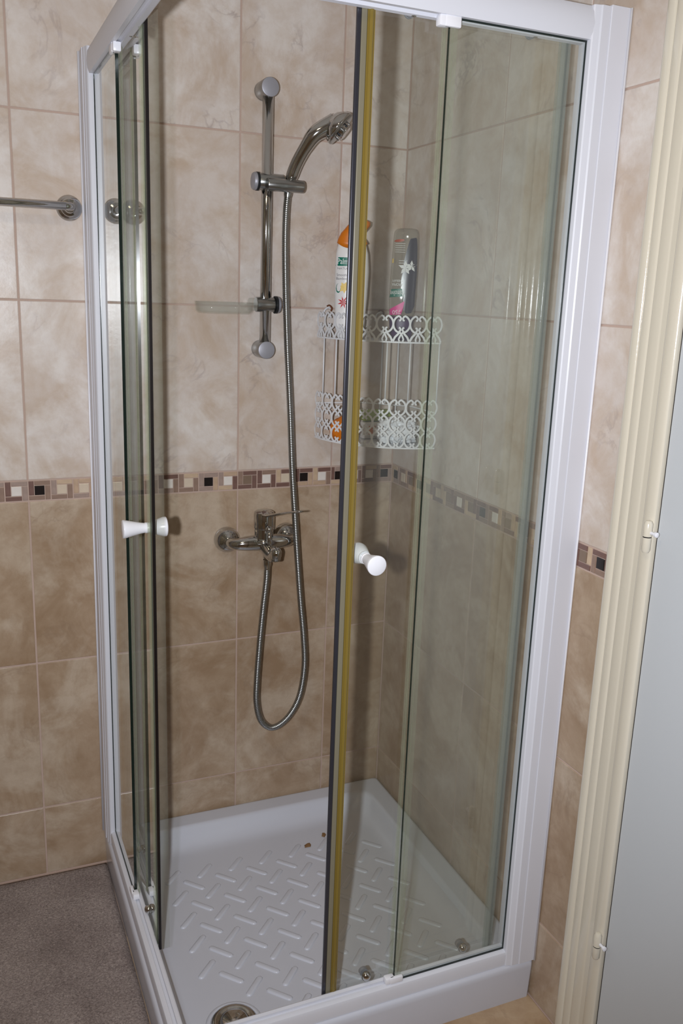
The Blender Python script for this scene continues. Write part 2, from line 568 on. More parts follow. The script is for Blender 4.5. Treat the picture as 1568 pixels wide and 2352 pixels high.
# mosaic border: a small square with four bars turning round it, five to a tile
MZ0, MZ1 = 0.9871 + 0.0012, 1.0357 - 0.0012
def mosaic_module(side, a0, a1, sq, par, bars):
    w, h = a1 - a0, MZ1 - MZ0
    s = 0.0235
    bx, bz = (w - s) / 2, (h - s) / 2
    g = 0.0008
    x0, x3, z0, z3 = a0, a1, MZ0, MZ1
    x1, x2, z1, z2 = a0 + bx, a1 - bx, MZ0 + bz, MZ1 - bz
    fl = side == 'right'
    def put(xa, xb, za, zb, mat):
        if fl:                                     # the pattern reads the same way round on both walls
            xa, xb = a0 + a1 - xb, a0 + a1 - xa
        place_tile(side, xa, xb, za, zb, mat, par, name='mosaic_tile', gap=g, proud=random.uniform(0, 0.0003))
    put(x1, x2, z1, z2, sq)
    put(x0, x1, z1, z3, bars[0])
    put(x0, x2, z0, z1, bars[1])
    put(x2, x3, z0, z2, bars[2])
    put(x1, x3, z2, z3, bars[3])

SQ_A = ['m_taupe', 'm_white', 'm_cream', 'm_black', 'm_white']
SQ_B = ['m_black', 'm_cream', 'm_cream', 'm_white', 'm_taupe']
def mosaic_row(side, As, par, pats):
    for k, (a0, a1) in enumerate(zip(As[:-1], As[1:])):
        pat = pats[k % len(pats)]
        n = max(1, round((a1 - a0) / 0.051))
        for i in range(n):
            p0 = a0 + (a1 - a0) * i / n + 0.0006
            p1 = a0 + (a1 - a0) * (i + 1) / n - 0.0006
            bars = [MBAR[j] for j in random.choices(range(5), weights=(4, 4, 2, 3, 1), k=4)]
            mosaic_module(side, p0, p1, pat[i % len(pat)], par, bars)
mosaic_row('back', XB[3:], wall_back, [SQ_A, SQ_A, SQ_B, SQ_A, SQ_A, ['m_black', 'm_cream', 'm_white', 'm_black']])
mosaic_row('right', YR, wall_right, [['m_black', 'm_cream', 'm_taupe'], ['m_taupe', 'm_cream', 'm_taupe', 'm_white', 'm_taupe'], ['m_black', 'm_white', 'm_taupe', 'm_taupe', 'm_cream'], ['m_cream', 'm_white', 'm_taupe', 'm_black', 'm_white']])

# floor tiles
fx = [0.0, -0.335, -0.67, -1.005, -1.34, -1.675, RX]
fy = [-0.30, -0.635, -0.97, -1.305, -1.64, -1.975, -2.31, -2.645, RY]
fx, fy = fx[::-1], fy[::-1]
for a0, a1 in zip(fx[:-1], fx[1:]):
    for c0, c1 in zip(fy[:-1], fy[1:]):
        place_tile('floor', a0, a1, c0, c1, 'tile_floor', floor, gap=0.002)

# ------------------------------------------------------------------ door in the right wall
b = B(); box(b, -0.010, 0.002, -1.86, -1.0145, 0.006, 2.03, 0.001)
door = struct(obj('door_1', b, 'door_paint', org=(0, -1.01, 0)), 'plain grey-white door leaf in a cream frame')
# moulded frame, swept up the hinge side; section in (y, x out from wall)
def fr_depth(y):
    # y from -0.905 (edge at the tiles) to -1.0115 (edge at the leaf): beads, a hollow and the rebate bead
    u = -y - 0.905
    x = 0.0165
    for c0, w, h in ((0.010, 0.010, 0.0046), (0.0305, 0.0100, 0.0030), (0.0540, 0.0125, 0.0020), (0.0925, 0.0135, 0.0048)):
        k = (u - c0) / w
        if abs(k) < 1:
            x += h * math.sqrt(1 - k * k)
    return -x
sec = [(-0.905, 0.0)] + [(-0.905 - 0.1065 * i / 90, fr_depth(-0.905 - 0.1065 * i / 90)) for i in range(91)] + [(-1.0115, 0.0)]
b = B(); extrude(b, sec, lambda p, t: Vector((p[1], p[0], t)), 0.0, 2.14)
obj('door_frame', b, 'cream_paint', door, auto=35)
sec2 = [(-y - 2.872, x) for y, x in sec]
b = B(); extrude(b, sec2, lambda p, t: Vector((p[1], p[0], t)), 0.0, 2.14)
obj('door_frame', b, 'cream_paint', door, auto=35)
b = B(); box(b, -0.0085, 0.001, -1.0144, -1.0116, 0.006, 2.03)  # dark strip: shade between frame and leaf, put in as colour
obj('door_gap_shade', b, 'gap_shade', door)
b = B(); box(b, -0.022, 0.0, -1.862, -1.01, 2.034, 2.14, 0.003)
obj('door_frame', b, 'cream_paint', door)
for hz, hy in ((1.103, -1.0085), (0.300, -1.0075)):
    b = B(); lathe(b, (-0.0265, hy, hz + 0.0010), (0, 0, 1), [(0, 0.0075), (0.022, 0.0075), (0.0265, 0.005), (0.028, 0)], 16)
    lathe(b, (-0.0265, hy, hz - 0.0010), (0, 0, -1), [(0, 0.0075), (0.022, 0.0075), (0.0265, 0.005), (0.028, 0)], 16)
    h = obj('hinge', b, 'cream_paint', door, auto=40)
    b = B(); lathe(b, (-0.0265, hy, hz - 0.0011), (0, 0, 1), [(0, 0.0070), (0.0022, 0.0070)], 16)  # dark disc painted as the shade between the two hinge halves
    obj('hinge_gap_shade', b, 'gap_shade', h)
    b = B(); lathe(b, (-0.0255, hy - 0.006, hz + 0.008), (0, -1, 0), [(0, 0.0028), (0.010, 0.0028), (0.011, 0.0045), (0.015, 0.0045), (0.016, 0)], 12)
    obj('hinge_pin', b, 'white_pl', h)

# ceiling lamp the warm light comes from
t = thing('ceiling_lamp', 'round opal ceiling lamp above the floor in front of the shower', 'lamp', (-1.05, -1.45, RZ))
b = B(); lathe(b, (-1.05, -1.45, RZ), (0, 0, -1), [(0, 0.16), (0.018, 0.16), (0.02, 0.15)], 32); obj('lamp_base', b, 'white_pl', t, auto=40)
b = B(); lathe(b, (-1.05, -1.45, RZ - 0.02), (0, 0, -1), [(0, 0.148), (0.012, 0.145), (0.026, 0.11), (0.034, 0.06), (0.036, 0)], 32); obj('lamp_shade', b, 'lamp_glass', t, smooth=True)

# ------------------------------------------------------------------ shower tray
TX, TY = -0.790, -0.800                       # free edges of the tray
def rrect(x0, x1, y0, y1, r, n=8):
    pts = []
    for cx, cy, a0 in ((x1 - r, y1 - r, 0), (x0 + r, y1 - r, 90), (x0 + r, y0 + r, 180), (x1 - r, y0 + r, 270)):
        for k in range(n + 1):
            a = math.radians(a0 + 90 * k / n)
            pts.append((cx + r * math.cos(a), cy + r * math.sin(a)))
    return pts
b = B()
loops = [(0.004, 0.000, 0.006), (0.001, 0.080, 0.008), (0.0015, 0.0890, 0.008), (0.0045, 0.0940, 0.010), (0.0100, 0.0960, 0.014), (0.0120, 0.0960, 0.016), (0.0505, 0.0946, 0.038), (0.0520, 0.0945, 0.040),
         (0.0560, 0.0930, 0.043), (0.0600, 0.0885, 0.046), (0.0680, 0.0745, 0.052), (0.0770, 0.0615, 0.060), (0.0880, 0.0520, 0.070), (0.1000, 0.0470, 0.080), (0.1150, 0.0450, 0.086)]
prev = None
for ins, z, r in loops:
    ring = [b.verts.new((x, y, z)) for x, y in rrect(TX + ins * (0.62 if ins > 0.03 else 1), -0.0005 - ins, TY + ins * (0.62 if ins > 0.03 else 1), -0.0005 - ins, r)]
    if prev:
        n = len(ring)
        for i in range(n):
            b.faces.new((prev[i], prev[(i + 1) % n], ring[(i + 1) % n], ring[i]))
    prev = ring
b.faces.new(prev)
tray = thing('shower_tray', 'square white acrylic shower tray with raised anti-slip bars', 'shower tray', (-0.395, -0.40, 0))
obj('tray_body', b, 'white_ac', tray, auto=40)
# raised anti-slip bars
def tread_mesh():
    bm = B()
    L_, W_, H_ = 0.031, 0.0072, 0.0030
    rings = []
    for f, z in ((1.0, -0.001), (1.0, 0.0004), (0.72, H_ * 0.82), (0.35, H_)):
        ring = []
        for side in (1, -1):
            for k in range(5):
                a = math.radians(-90 + 180 * k / 4)
                ring.append(bm.verts.new((side * (L_ - W_ + W_ * f * math.cos(a)), side * (W_ * f * math.sin(a)), z)))
        rings.append(ring)
    for a, c in zip(rings[:-1], rings[1:]):
        n = len(a)
        for i in range(n):
            bm.faces.new((a[i], a[(i + 1) % n], c[(i + 1) % n], c[i]))
    bm.faces.new(rings[-1])
    bmesh.ops.recalc_face_normals(bm, faces=bm.faces)
    me = bpy.data.meshes.new('tread_bar')
    bm.to_mesh(me); bm.free()
    me.materials.append(M['white_ac'])
    for p in me.polygons:
        p.use_smooth = True
    return me
tm = tread_mesh()
drain_c = Vector((-0.638, -0.684))
for kind in (0, 1):
    for i in range(-1, 8):
        for j in range(0, 8):
            if kind == 0:
                x, y, ang = -0.609 + 0.0810 * i, -0.2355 - 0.0817 * j, -math.pi / 4 * 1.06
            else:
                x, y, ang = -0.5705 + 0.0810 * i, -0.1910 - 0.0826 * j, math.pi / 4
            if not (-0.670 < x < -0.115 and -0.690 < y < -0.150):
                continue
            if (Vector((x, y)) - drain_c).length < 0.085:
                continue
            o = bpy.data.objects.new('tread_bar', tm)
            COL.objects.link(o)
            o.parent = tray
            o.location = Vector((x, y, 0.0449)) - ORG[tray.name]
            o.rotation_euler = (0, 0, ang)
b = B(); lathe(b, (drain_c.x, drain_c.y, 0.0445), (0, 0, 1), [(0, 0.058), (0.002, 0.056), (0.0035, 0.050), (0.003, 0.0485), (0, 0.048)], 36)
obj('drain_rim', b, 'white_ac', tray, smooth=True)
b = B(); lathe(b, (drain_c.x, drain_c.y, 0.0450), (0, 0, 1), [(0, 0.047), (0.003, 0.0475), (0.0065, 0.045), (0.0080, 0.040), (0.0080, 0.036), (0.0055, 0.033), (0.0045, 0.0)], 36)
dr = obj('drain_cover', b, 'chrome', tray, smooth=True)
b = B(); lathe(b, (drain_c.x, drain_c.y, 0.0497), (0, 0, 1), [(0, 0.030), (0.004, 0.030), (0.010, 0.022), (0.012, 0.0)], 28)
obj('drain_plug', b, 'chrome', dr, smooth=True)
for (px, py, rz, s) in ((707, 1942, 0.3, 1.0), (743, 1918, 1.2, 0.8)):
    p = at(px, py, 2, 0.0465)
    b = B()
    n = 9
    ring = []
    for k in range(n):
        a = 2 * math.pi * k / n
        rr = s * (0.0120 if k % 2 else 0.0085)
        ring.append((math.cos(a) * rr * 1.15, math.sin(a) * rr * 0.7))
    ca, sa = math.cos(rz), math.sin(rz)
    low = [b.verts.new((p.x + x * ca - y * sa, p.y + x * sa + y * ca, 0.0462)) for x, y in ring]
    top = [b.verts.new((p.x + (x * ca - y * sa) * 0.8, p.y + (x * sa + y * ca) * 0.8, 0.0480 + 0.0012 * (i % 3))) for i, (x, y) in enumerate(ring)]
    for i in range(n):
        b.faces.new((low[i], low[(i + 1) % n], top[(i + 1) % n], top[i]))
    b.faces.new(top); b.faces.new(list(reversed(low)))
    o = obj('leaf_fragment', b, 'leaf', org=(p.x, p.y, 0.0455))
    tag(o, 'larger brown leaf crumb lying on the white tray floor' if s == 1.0 else 'smaller brown leaf crumb on the tray floor towards the tiled corner', 'crumb')

# ------------------------------------------------------------------ shower enclosure frame with its fixed panes
# The two glazed sides are alike: side 'F' runs along x (front), side 'L' along y (left).
# local (s, d): s = distance from the wall it starts at, d = distance inwards from the outer rail face
OUT = {'F': 0.800 - 0.008, 'L': 0.790 - 0.008}
def W(side, s, d, z):
    return Vector((-s, -OUT['F'] + d, z)) if side == 'F' else Vector((-OUT['L'] + d, -s, z))
LEN = {'F': 0.782, 'L': 0.792}
encl = thing('shower_enclosure', 'white framed corner shower enclosure with two fixed glass panes', 'shower enclosure', (-0.40, -0.40, 0.096))
ZB, ZTOP = 0.0962, 1.957
RB, RTB = 0.134, 1.903                   # top of the bottom rail, underside of the top rail

def sbox(bm, side, s0, s1, d0, d1, z0, z1, bev=0.0, mi=0):
    a, c = W(side, s0, d0, z0), W(side, s1, d1, z1)
    return box(bm, a.x, c.x, a.y, c.y, a.z, c.z, bev, mi)

for side in 'FL':
    # wall profile: two telescoping channels
    b = B()
    sec = [(0.0008, -0.0085), (0.0402, -0.0085), (0.041, -0.0077), (0.041, 0.034), (0.0008, 0.034)]
    extrude(b, sec, lambda p, t, side=side: W(side, p[0], p[1], t), ZB, ZTOP)
    wp = obj('wall_profile', b, 'white_al', encl)
    b = B()
    sec = [(0.041, -0.0068), (0.058, -0.0068), (0.0605, -0.0050), (0.070, -0.0020), (0.072, 0.0000), (0.072, 0.0120), (0.066, 0.0120), (0.066, 0.0200), (0.072, 0.0200), (0.072, 0.031), (0.041, 0.031)]
    extrude(b, sec, lambda p, t, side=side: W(side, p[0], p[1], t), ZB, ZTOP - 0.002)
    obj('inner_channel', b, 'white_al', wp)
    b = B()
    a0 = W(side, 0.0022, -0.0100, ZB); a1 = W(side, 0.0022, -0.0100, ZTOP)
    tube(b, [a0, a1], 0.0022, 8)
    obj('sealant_bead', b, 'white_pl', wp, smooth=True)
    # rails
    b = B()
    sec = [(0.000, ZB), (-0.001, 0.122), (0.001, 0.1275), (0.006, 0.1300), (0.010, 0.1305), (0.0105, 0.1265), (0.0170, 0.1265), (0.0175, 0.1325), (0.0235, 0.1340), (0.0260, 0.1330), (0.0275, 0.1270), (0.0275, ZB)]
    extrude(b, sec, lambda p, t, side=side: W(side, t, p[0], p[1]), 0.070, LEN[side])
    obj('bottom_rail', b, 'white_al', encl, auto=30)
    b = B()
    sec = [(0.0015, RTB), (-0.0015, RTB + 0.010), (-0.0025, RTB + 0.025), (-0.0010, RTB + 0.042), (0.004, RTB + 0.051), (0.014, RTB + 0.052), (0.027, RTB + 0.052), (0.029, RTB + 0.050),
           (0.029, RTB - 0.003), (0.027, RTB - 0.004), (0.0185, RTB - 0.003), (0.0175, RTB + 0.003), (0.0105, RTB + 0.003), (0.0100, RTB)]
    extrude(b, sec, lambda p, t, side=side: W(side, t, p[0], p[1]), 0.066, LEN[side])
    obj('top_rail', b, 'white_al', encl, auto=30)
    # fixed pane
    s0, s1 = 0.066, 0.332
    b = B(); sbox(b, side, s0, s1, 0.0110, 0.0170, RB - 0.006, RTB + 0.001)
    b.faces.ensure_lookup_table()
    nrm = Vector((0, 1, 0)) if side == 'F' else Vector((1, 0, 0))
    b.normal_update()
    for f in b.faces:
        f.material_index = 0 if abs(f.normal.dot(nrm)) > 0.5 else 1
    pane = obj('fixed_pane', b, 'glass', encl, mats=['glass', 'glass_edge'])
    b = B()
    sbox(b, side, s1 - 0.018, s1 - 0.0005, 0.0172, 0.0184, RB + 0.002, RTB - 0.004)
    for so, dd, r in ((s1 + 0.0035, 0.0205, 0.0013), (s1 + 0.0068, 0.0225, 0.0013), (s1 - 0.010, 0.0186, 0.0010)):
        tube(b, [W(side, so, dd, RB + 0.002), W(side, so, dd, RTB - 0.004)], r, 10)
    sbox(b, side, s1 - 0.0003, s1 + 0.0068, 0.0200, 0.0210, RB + 0.002, RTB - 0.004)
    obj('edge_seal', b, 'seal', pane)
    b = B()
    sbox(b, side, s0, s1, 0.0098, 0.0109, RTB - 0.0030, RTB)
    sbox(b, side, s0, s1, 0.0098, 0.0109, RB - 0.0035, RB + 0.0005)
    sbox(b, side, 0.0722, 0.0750, 0.0098, 0.0109, RB, RTB - 0.003)
    obj('gasket', b, 'glass_edge', pane)
    # end stops that carry the free edge of the pane
    for z0, z1 in ((RTB - 0.016, RTB + 0.001), (RB - 0.004, RB + 0.010)):
        b = B()
        sbox(b, side, s1 - 0.016, s1 + 0.012, 0.0030, 0.0105, z0, z1, 0.002)
        sbox(b, side, s1 + 0.001, s1 + 0.022, 0.0040, 0.0195, z0, z1, 0.003)
        obj('end_stop', b, 'white_pl', encl, auto=40)
# corner connectors where the rails meet
for z0, z1, nm in ((ZB, RB - 0.001, 'corner_block'), (RTB - 0.004, RTB + 0.0525, 'corner_block')):
    b = B(); box(b, -OUT['L'] - 0.001, -OUT['L'] + 0.029, -OUT['F'] - 0.001, -OUT['F'] + 0.029, z0, z1, 0.003)
    obj(nm, b, 'white_pl', encl, auto=40)

# ------------------------------------------------------------------ sliding doors
def sliding_door(side, lead, trail, label):
    base = W(side, (lead + trail) / 2, 0.0315, 0.112)
    t = thing('sliding_door', label, 'shower door', base)
    d0, d1 = 0.0300, 0.0360
    z0, z1 = 0.1150, 1.925
    if side == 'F':
        z0 = 0.1390 - 0.016
    b = B(); sbox(b, side, trail, lead - 0.0168, d0, d1, z0, z1)
    b.normal_update()
    nrm = Vector((0, 1, 0)) if side == 'F' else Vector((1, 0, 0))
    for f in b.faces:
        f.material_index = 0 if abs(f.normal.dot(nrm)) > 0.5 else 1
    pane = obj('pane', b, 'glass', t, mats=['glass_door', 'glass_edge'])
    # magnetic closing strip on the leading edge
    b = B(); sbox(b, side, lead - 0.0070, lead, d0 + 0.0000, d1 - 0.0000, z0 - 0.002, z1, 0.0012)
    ms = obj('magnetic_strip', b, 'magnet' if side == 'F' else 'magnet_dk', t)
    b = B(); sbox(b, side, lead - 0.0165, lead - 0.0071, d0 - 0.0012, d1 + 0.0012, z0, z1, 0.001)
    obj('strip_body', b, 'seal_olive' if side == 'F' else 'seal', ms)
    b = B()
    sbox(b, side, lead - 0.0290, lead - 0.0166, d0 - 0.0018, d0 - 0.0002, z0, z1)
    sbox(b, side, lead - 0.0290, lead - 0.0166, d1 + 0.0002, d1 + 0.0018, z0, z1)
    tube(b, [W(side, lead - 0.0228, d0 - 0.0016, z0), W(side, lead - 0.0228, d0 - 0.0016, z1)], 0.0040, 12)
    obj('strip_flange', b, 'seal_gold' if side == 'F' else 'seal', ms)
    if side == 'L':
        b = B(); sbox(b, side, lead - 0.0012, lead - 0.0002, d1 + 0.0004, d1 + 0.0170, z0 - 0.001, z1)
        obj('strip_fin', b, 'fin', ms)
    # trailing seal
    b = B()
    sbox(b, side, trail - 0.004, trail + 0.014, d0 - 0.0018, d0 - 0.0002, z0, z1)
    sbox(b, side, trail - 0.004, trail - 0.0005, d0 - 0.0002, d1 + 0.0018, z0, z1)
    sbox(b, side, trail - 0.004, trail + 0.014, d1 + 0.0002, d1 + 0.0018, z0, z1)
    obj('trailing_seal', b, 'seal_grey', t)
    # knob, a cone each side of the glass
    ks = lead - 0.054
    zk = 1.0275
    c = W(side, ks, d0, zk); ax = W(side, 0, 1, 0) - W(side, 0, 0, 0)
    b = B()
    lathe(b, c, -ax, [(0.0000, 0.0105), (0.0030, 0.0105), (0.0040, 0.0096), (0.013, 0.0110), (0.037, 0.0166), (0.0435, 0.0180), (0.0455, 0.0177), (0.0465, 0.0165), (0.0470, 0.0)], 32)
    k = obj('knob', b, 'white_pl', t, auto=40)
    c2 = W(side, ks, d1, zk)
    b = B()
    lathe(b, c2, ax, [(0.0000, 0.0115), (0.0030, 0.0115), (0.0036, 0.0122), (0.026, 0.0192), (0.0310, 0.0192), (0.0325, 0.0175), (0.0330, 0.0)], 32)
    obj('inner_knob', b, 'white_pl', k, auto=40)
    # rollers
    for sr in (lead - 0.093, trail + 0.070):
        for z in (0.147, 1.908):
            c = W(side, sr, d1, z)
            b = B()
            lathe(b, W(side, sr, d0, z), -ax, [(0, 0.0090), (0.003, 0.0100), (0.0065, 0.0095), (0.0100, 0.0070), (0.0118, 0.0035), (0.0122, 0)], 24)
            r = obj('roller_cap', b, 'chrome', t, smooth=True)
            b = B()
            lathe(b, c, ax, [(0, 0.0088), (0.0030, 0.0088), (0.0032, 0.0070), (0.0058, 0.0070), (0.0060, 0.0088), (0.0085, 0.0088)], 24)
            obj('roller_wheel', b, 'satin', r, auto=40)
    return t
sliding_door('F', 0.4815, 0.0940, 'half-open glass sliding door with yellowed closing strip, in front of the corner shelf')
sliding_door('L', 0.5080, 0.1230, 'half-open glass sliding door with black closing strip, on the towel rail side')

# ------------------------------------------------------------------ bath mat
b = B()
mx0, mx1, my0, my1 = -1.62, -0.7868, -1.35, -0.012
nx, ny = 56, 90
vs = []
for j in range(ny + 1):
    row = []
    for i in range(nx + 1):
        u, v = i / nx, j / ny
        x = mx0 + (mx1 - mx0) * u
        y = my0 + (my1 - my0) * v
        if i == nx:
            x += 0.0022 * noise.noise(Vector((3.1, y * 7.0, 0))) - 0.0012
        z = 0.010 + 0.004 * noise.noise(Vector((x * 7, y * 7, 1.7))) + 0.0016 * noise.noise(Vector((x * 40, y * 40, 4.2)))
        z += 0.006 * max(0.0, 1 - (mx1 - x) / 0.035) * max(0, noise.noise(Vector((0, y * 6, 9.0))))
        e = min(u, 1 - u, v, 1 - v)
        if e == 0:
            z = 0.004
        row.append(b.verts.new((x, y, z)))
    vs.append(row)
for j in range(ny):
    for i in range(nx):
        b.faces.new((vs[j][i], vs[j][i + 1], vs[j + 1][i + 1], vs[j + 1][i]))
per = [vs[0][i] for i in range(nx + 1)] + [vs[j][nx] for j in range(1, ny + 1)] + [vs[ny][i] for i in range(nx - 1, -1, -1)] + [vs[j][0] for j in range(ny - 1, 0, -1)]
low = [b.verts.new((v.co.x, v.co.y, 0.0004)) for v in per]
n = len(per)
for i in range(n):
    b.faces.new((per[i], per[(i + 1) % n], low[(i + 1) % n], low[i]))
bm_ = obj('bath_mat', b, 'mat', org=((mx0 + mx1) / 2, (my0 + my1) / 2, 0), smooth=True)
tag(bm_, 'grey-brown towelling mat spread on the floor beside the shower tray', 'bath mat')

# ------------------------------------------------------------------ towel rail on the back wall
c = at(158, 478, 1, -0.001)
t = thing('towel_rail', 'chrome towel rail with round wall flange on the tiles outside the shower', 'towel rail', (c.x, 0, c.z))
b = B(); lathe(b, (c.x, 0, c.z), (0, -1, 0), [(0.0003, 0.0275), (0.004, 0.0275), (0.0065, 0.0262), (0.0110, 0.0205), (0.0150, 0.0175), (0.0165, 0.0125), (0.020, 0.0105)], 36)
obj('flange', b, 'chrome', t, auto=32)
for k in range(5):
    a = 2 * math.pi * k / 5 + 0.5
    b = B()
    for da, rr in ((0.0, 0.0205), (0.16, 0.0205), (0.08, 0.0235)):
        lathe(b, (c.x + rr * math.cos(a + da), -0.0085 + (0.003 if rr > 0.022 else 0), c.z + rr * math.sin(a + da)), (0, -1, 0), [(0, 0.0017), (0.0012, 0.0014), (0.0018, 0)], 8)
    obj('stud', b, 'chrome', t, smooth=True)
b = B(); tube(b, smooth_path([(c.x, -0.018, c.z), (c.x, -0.034, c.z), (c.x - 0.001, -0.045, c.z), (c.x - 0.012, -0.0515, c.z), (c.x - 0.03, -0.052, c.z)], 6), 0.0085, 16)
obj('post', b, 'chrome', t, smooth=True)
b = B(); tube(b, [(c.x - 0.012, -0.052, c.z), (c.x - 0.60, -0.052, c.z)], 0.0088, 18)
obj('bar', b, 'chrome', t, smooth=True)
b = B(); tube(b, smooth_path([(c.x - 0.612, -0.018, c.z), (c.x - 0.612, -0.034, c.z), (c.x - 0.611, -0.045, c.z), (c.x - 0.600, -0.0515, c.z), (c.x - 0.58, -0.052, c.z)], 6), 0.0085, 16)
obj('post', b, 'chrome', t, smooth=True)
b = B(); lathe(b, (c.x - 0.612, 0, c.z), (0, -1, 0), [(0.0003, 0.0275), (0.004, 0.0275), (0.0065, 0.0262), (0.0110, 0.0205), (0.0150, 0.0175), (0.0165, 0.0125), (0.020, 0.0105)], 36)
obj('flange', b, 'chrome', t, auto=32)

# ------------------------------------------------------------------ shower riser rail
rx = -0.3810
zt, zb = 1.9250, 1.3405
by = -0.0400
rail = thing('shower_rail', 'upright chrome shower riser rail with two wall brackets and slider', 'shower rail', (rx, 0, zb))
b = B(); tube(b, [(rx, by, zb), (rx, by, zt)], 0.0128, 24)
obj('bar', b, 'chrome', rail, smooth=True)
for z in (zt, zb):
    b = B(); lathe(b, (rx, 0, z), (0, -1, 0), [(0.0003, 0.0205), (0.002, 0.0212), (0.054, 0.0212), (0.0555, 0.0205)], 32)
    br = obj('bracket', b, 'chrome_b', rail, auto=40)
    b = B(); lathe(b, (rx, -0.0556, z), (0, -1, 0), [(0, 0.0205), (0.001, 0.0202), (0.0018, 0.0185), (0.0019, 0)], 32)
    obj('end_cap', b, 'satin', br, auto=40)
# slider with its holder for the hand shower
sz = 1.7240
b = B()
lathe(b, (rx - 0.0215, by - 0.001, sz), (1, 0, 0), [(0, 0.0185), (0.001, 0.0192), (0.058, 0.0192), (0.060, 0.018)], 28)
lathe(b, (rx - 0.010, by - 0.031, sz - 0.008), (1, 0, 0), [(0, 0.0132), (0.002, 0.0142), (0.085, 0.0142), (0.0885, 0.0128)], 28)
box(b, rx + 0.030, rx + 0.074, by - 0.034, by + 0.010, sz - 0.018, sz + 0.002, 0.004)
sl = obj('slider', b, 'chrome_b', rail, auto=40)
b = B(); lathe(b, (rx - 0.0216, by - 0.001, sz), (-1, 0, 0), [(0, 0.0208), (0.0055, 0.0208)], 28); obj('knob_ring', b, 'black', sl, auto=40)
b = B(); lathe(b, (rx - 0.0272, by - 0.001, sz), (-1, 0, 0), [(0, 0.0200), (0.004, 0.0200), (0.0075, 0.0180), (0.0090, 0.012), (0.0092, 0)], 28); obj('knob', b, 'satin', sl, auto=40)

# ------------------------------------------------------------------ hand shower
p0 = at(664, 428, 1, -0.048); p1 = at(669, 408, 1, -0.052); p2 = at(682, 374, 1, -0.064); p3 = at(702, 338, 1, -0.082); p4 = at(726, 306, 1, -0.097); p5 = at(758, 284, 1, -0.105)
hs = thing('hand_shower', 'curved chrome hand shower resting in the riser rail slider', 'hand shower', p0)
hc = at(781, 296, 1, -0.112)
nrm = Vector((0.70, -0.36, -0.62)).normalized()
b = B()
def hrad(t):
    return 0.0105 + 0.0040 * min(1, t * 4) + (0.0090 * max(0, (t - 0.55) / 0.45) ** 1.3)
tube(b, smooth_path([p0, p1, p2, p3, p4, hc - nrm * 0.017], 8), hrad, 20)
lathe(b, hc - nrm * 0.012, nrm, [(-0.022, 0), (-0.0205, 0.012), (-0.014, 0.0245), (-0.003, 0.0350), (0.008, 0.0405), (0.0135, 0.0400)], 36)
obj('body', b, 'chrome', hs, smooth=True)
b = B(); lathe(b, hc + nrm * 0.002, nrm, [(0, 0.0402), (0.002, 0.0385), (0.0028, 0.0340), (0.0030, 0.0)], 36)
fp = obj('spray_face', b, 'chrome_b', hs, auto=40)
b = B(); lathe(b, hc + nrm * 0.005, nrm, [(0, 0.0215), (0.009, 0.0195), (0.0115, 0.0170), (0.0120, 0.0)], 28)
obj('spray_core', b, 'chrome', fp, auto=40)
dwn = (nrm.cross(Vector((0, 1, 0)))).normalized()
for k in range(10):
    a = 2 * math.pi * k / 10
    d, u, v = frame_of(nrm)
    cc = hc + nrm * 0.0095 + (u * math.cos(a) + v * math.sin(a)) * 0.0198
    b = B(); lathe(b, cc, nrm, [(-0.004, 0.0032), (0.0025, 0.0030), (0.003, 0)], 10)
    obj('grip_rib', b, 'black' if k % 2 else 'chrome_b', fp, auto=40)

# ------------------------------------------------------------------ shower hose
mixx = -0.3830
oy = -0.082
hp = [at(613, 1292, 1, oy), at(612, 1330, 1, oy), at(604, 1400, 1, -0.083), at(597, 1470, 1, -0.083), at(590, 1560, 1, -0.083), at(589, 1615, 1, -0.083), at(600, 1656, 1, -0.083), at(626, 1671, 1, -0.083),
      at(660, 1648, 1, -0.083), at(687, 1600, 1, -0.083), at(699, 1530, 1, -0.083), at(697, 1460, 1, -0.083), at(690, 1380, 1, -0.082), at(683, 1280, 1, -0.080), at(677, 1180, 1, -0.077), at(671, 1080, 1, -0.074),
      at(666, 940, 1, -0.070), at(660, 800, 1, -0.066), at(656, 660, 1, -0.063), at(655, 560, 1, -0.060), at(657, 490, 1, -0.054), at(660, 455, 1, -0.050), at(662, 437, 1, -0.049)]
hose = thing('shower_hose', 'ribbed chrome shower hose hanging in a loop from mixer tap to hand shower', 'hose', at(626, 1671, 1, -0.083))
path = smooth_path(hp, 60)
# resample evenly and give every second ring a groove
L_tot = sum((path[i + 1] - path[i]).length for i in range(len(path) - 1))
step = 0.0011
pts, acc, need = [path[0]], 0.0, step
for i in range(len(path) - 1):
    seg = (path[i + 1] - path[i]); l = seg.length
    while acc + l >= need:
        pts.append(path[i] + seg * ((need - acc) / l)); need += step
    acc += l
NP = len(pts)
b = B(); tube(b, pts, lambda t: 0.0083 - (0.0013 if int(round(t * (NP - 1))) % 4 == 0 else 0.0), 12)
obj('hose', b, 'chrome_b', hose, smooth=True)
b = B(); d = (pts[12] - pts[0]).normalized(); lathe(b, pts[0] - d * 0.008, d, [(0, 0.0100), (0.004, 0.0105), (0.014, 0.0105), (0.020, 0.0085), (0.030, 0.0078)], 20); obj('nut', b, 'chrome', hose, auto=40)
b = B(); d = (pts[-12] - pts[-1]).normalized(); lathe(b, pts[-1] - d * 0.006, d, [(0, 0.0100), (0.016, 0.0095), (0.022, 0.0080)], 20); obj('nut', b, 'chrome_b', hose, auto=40)

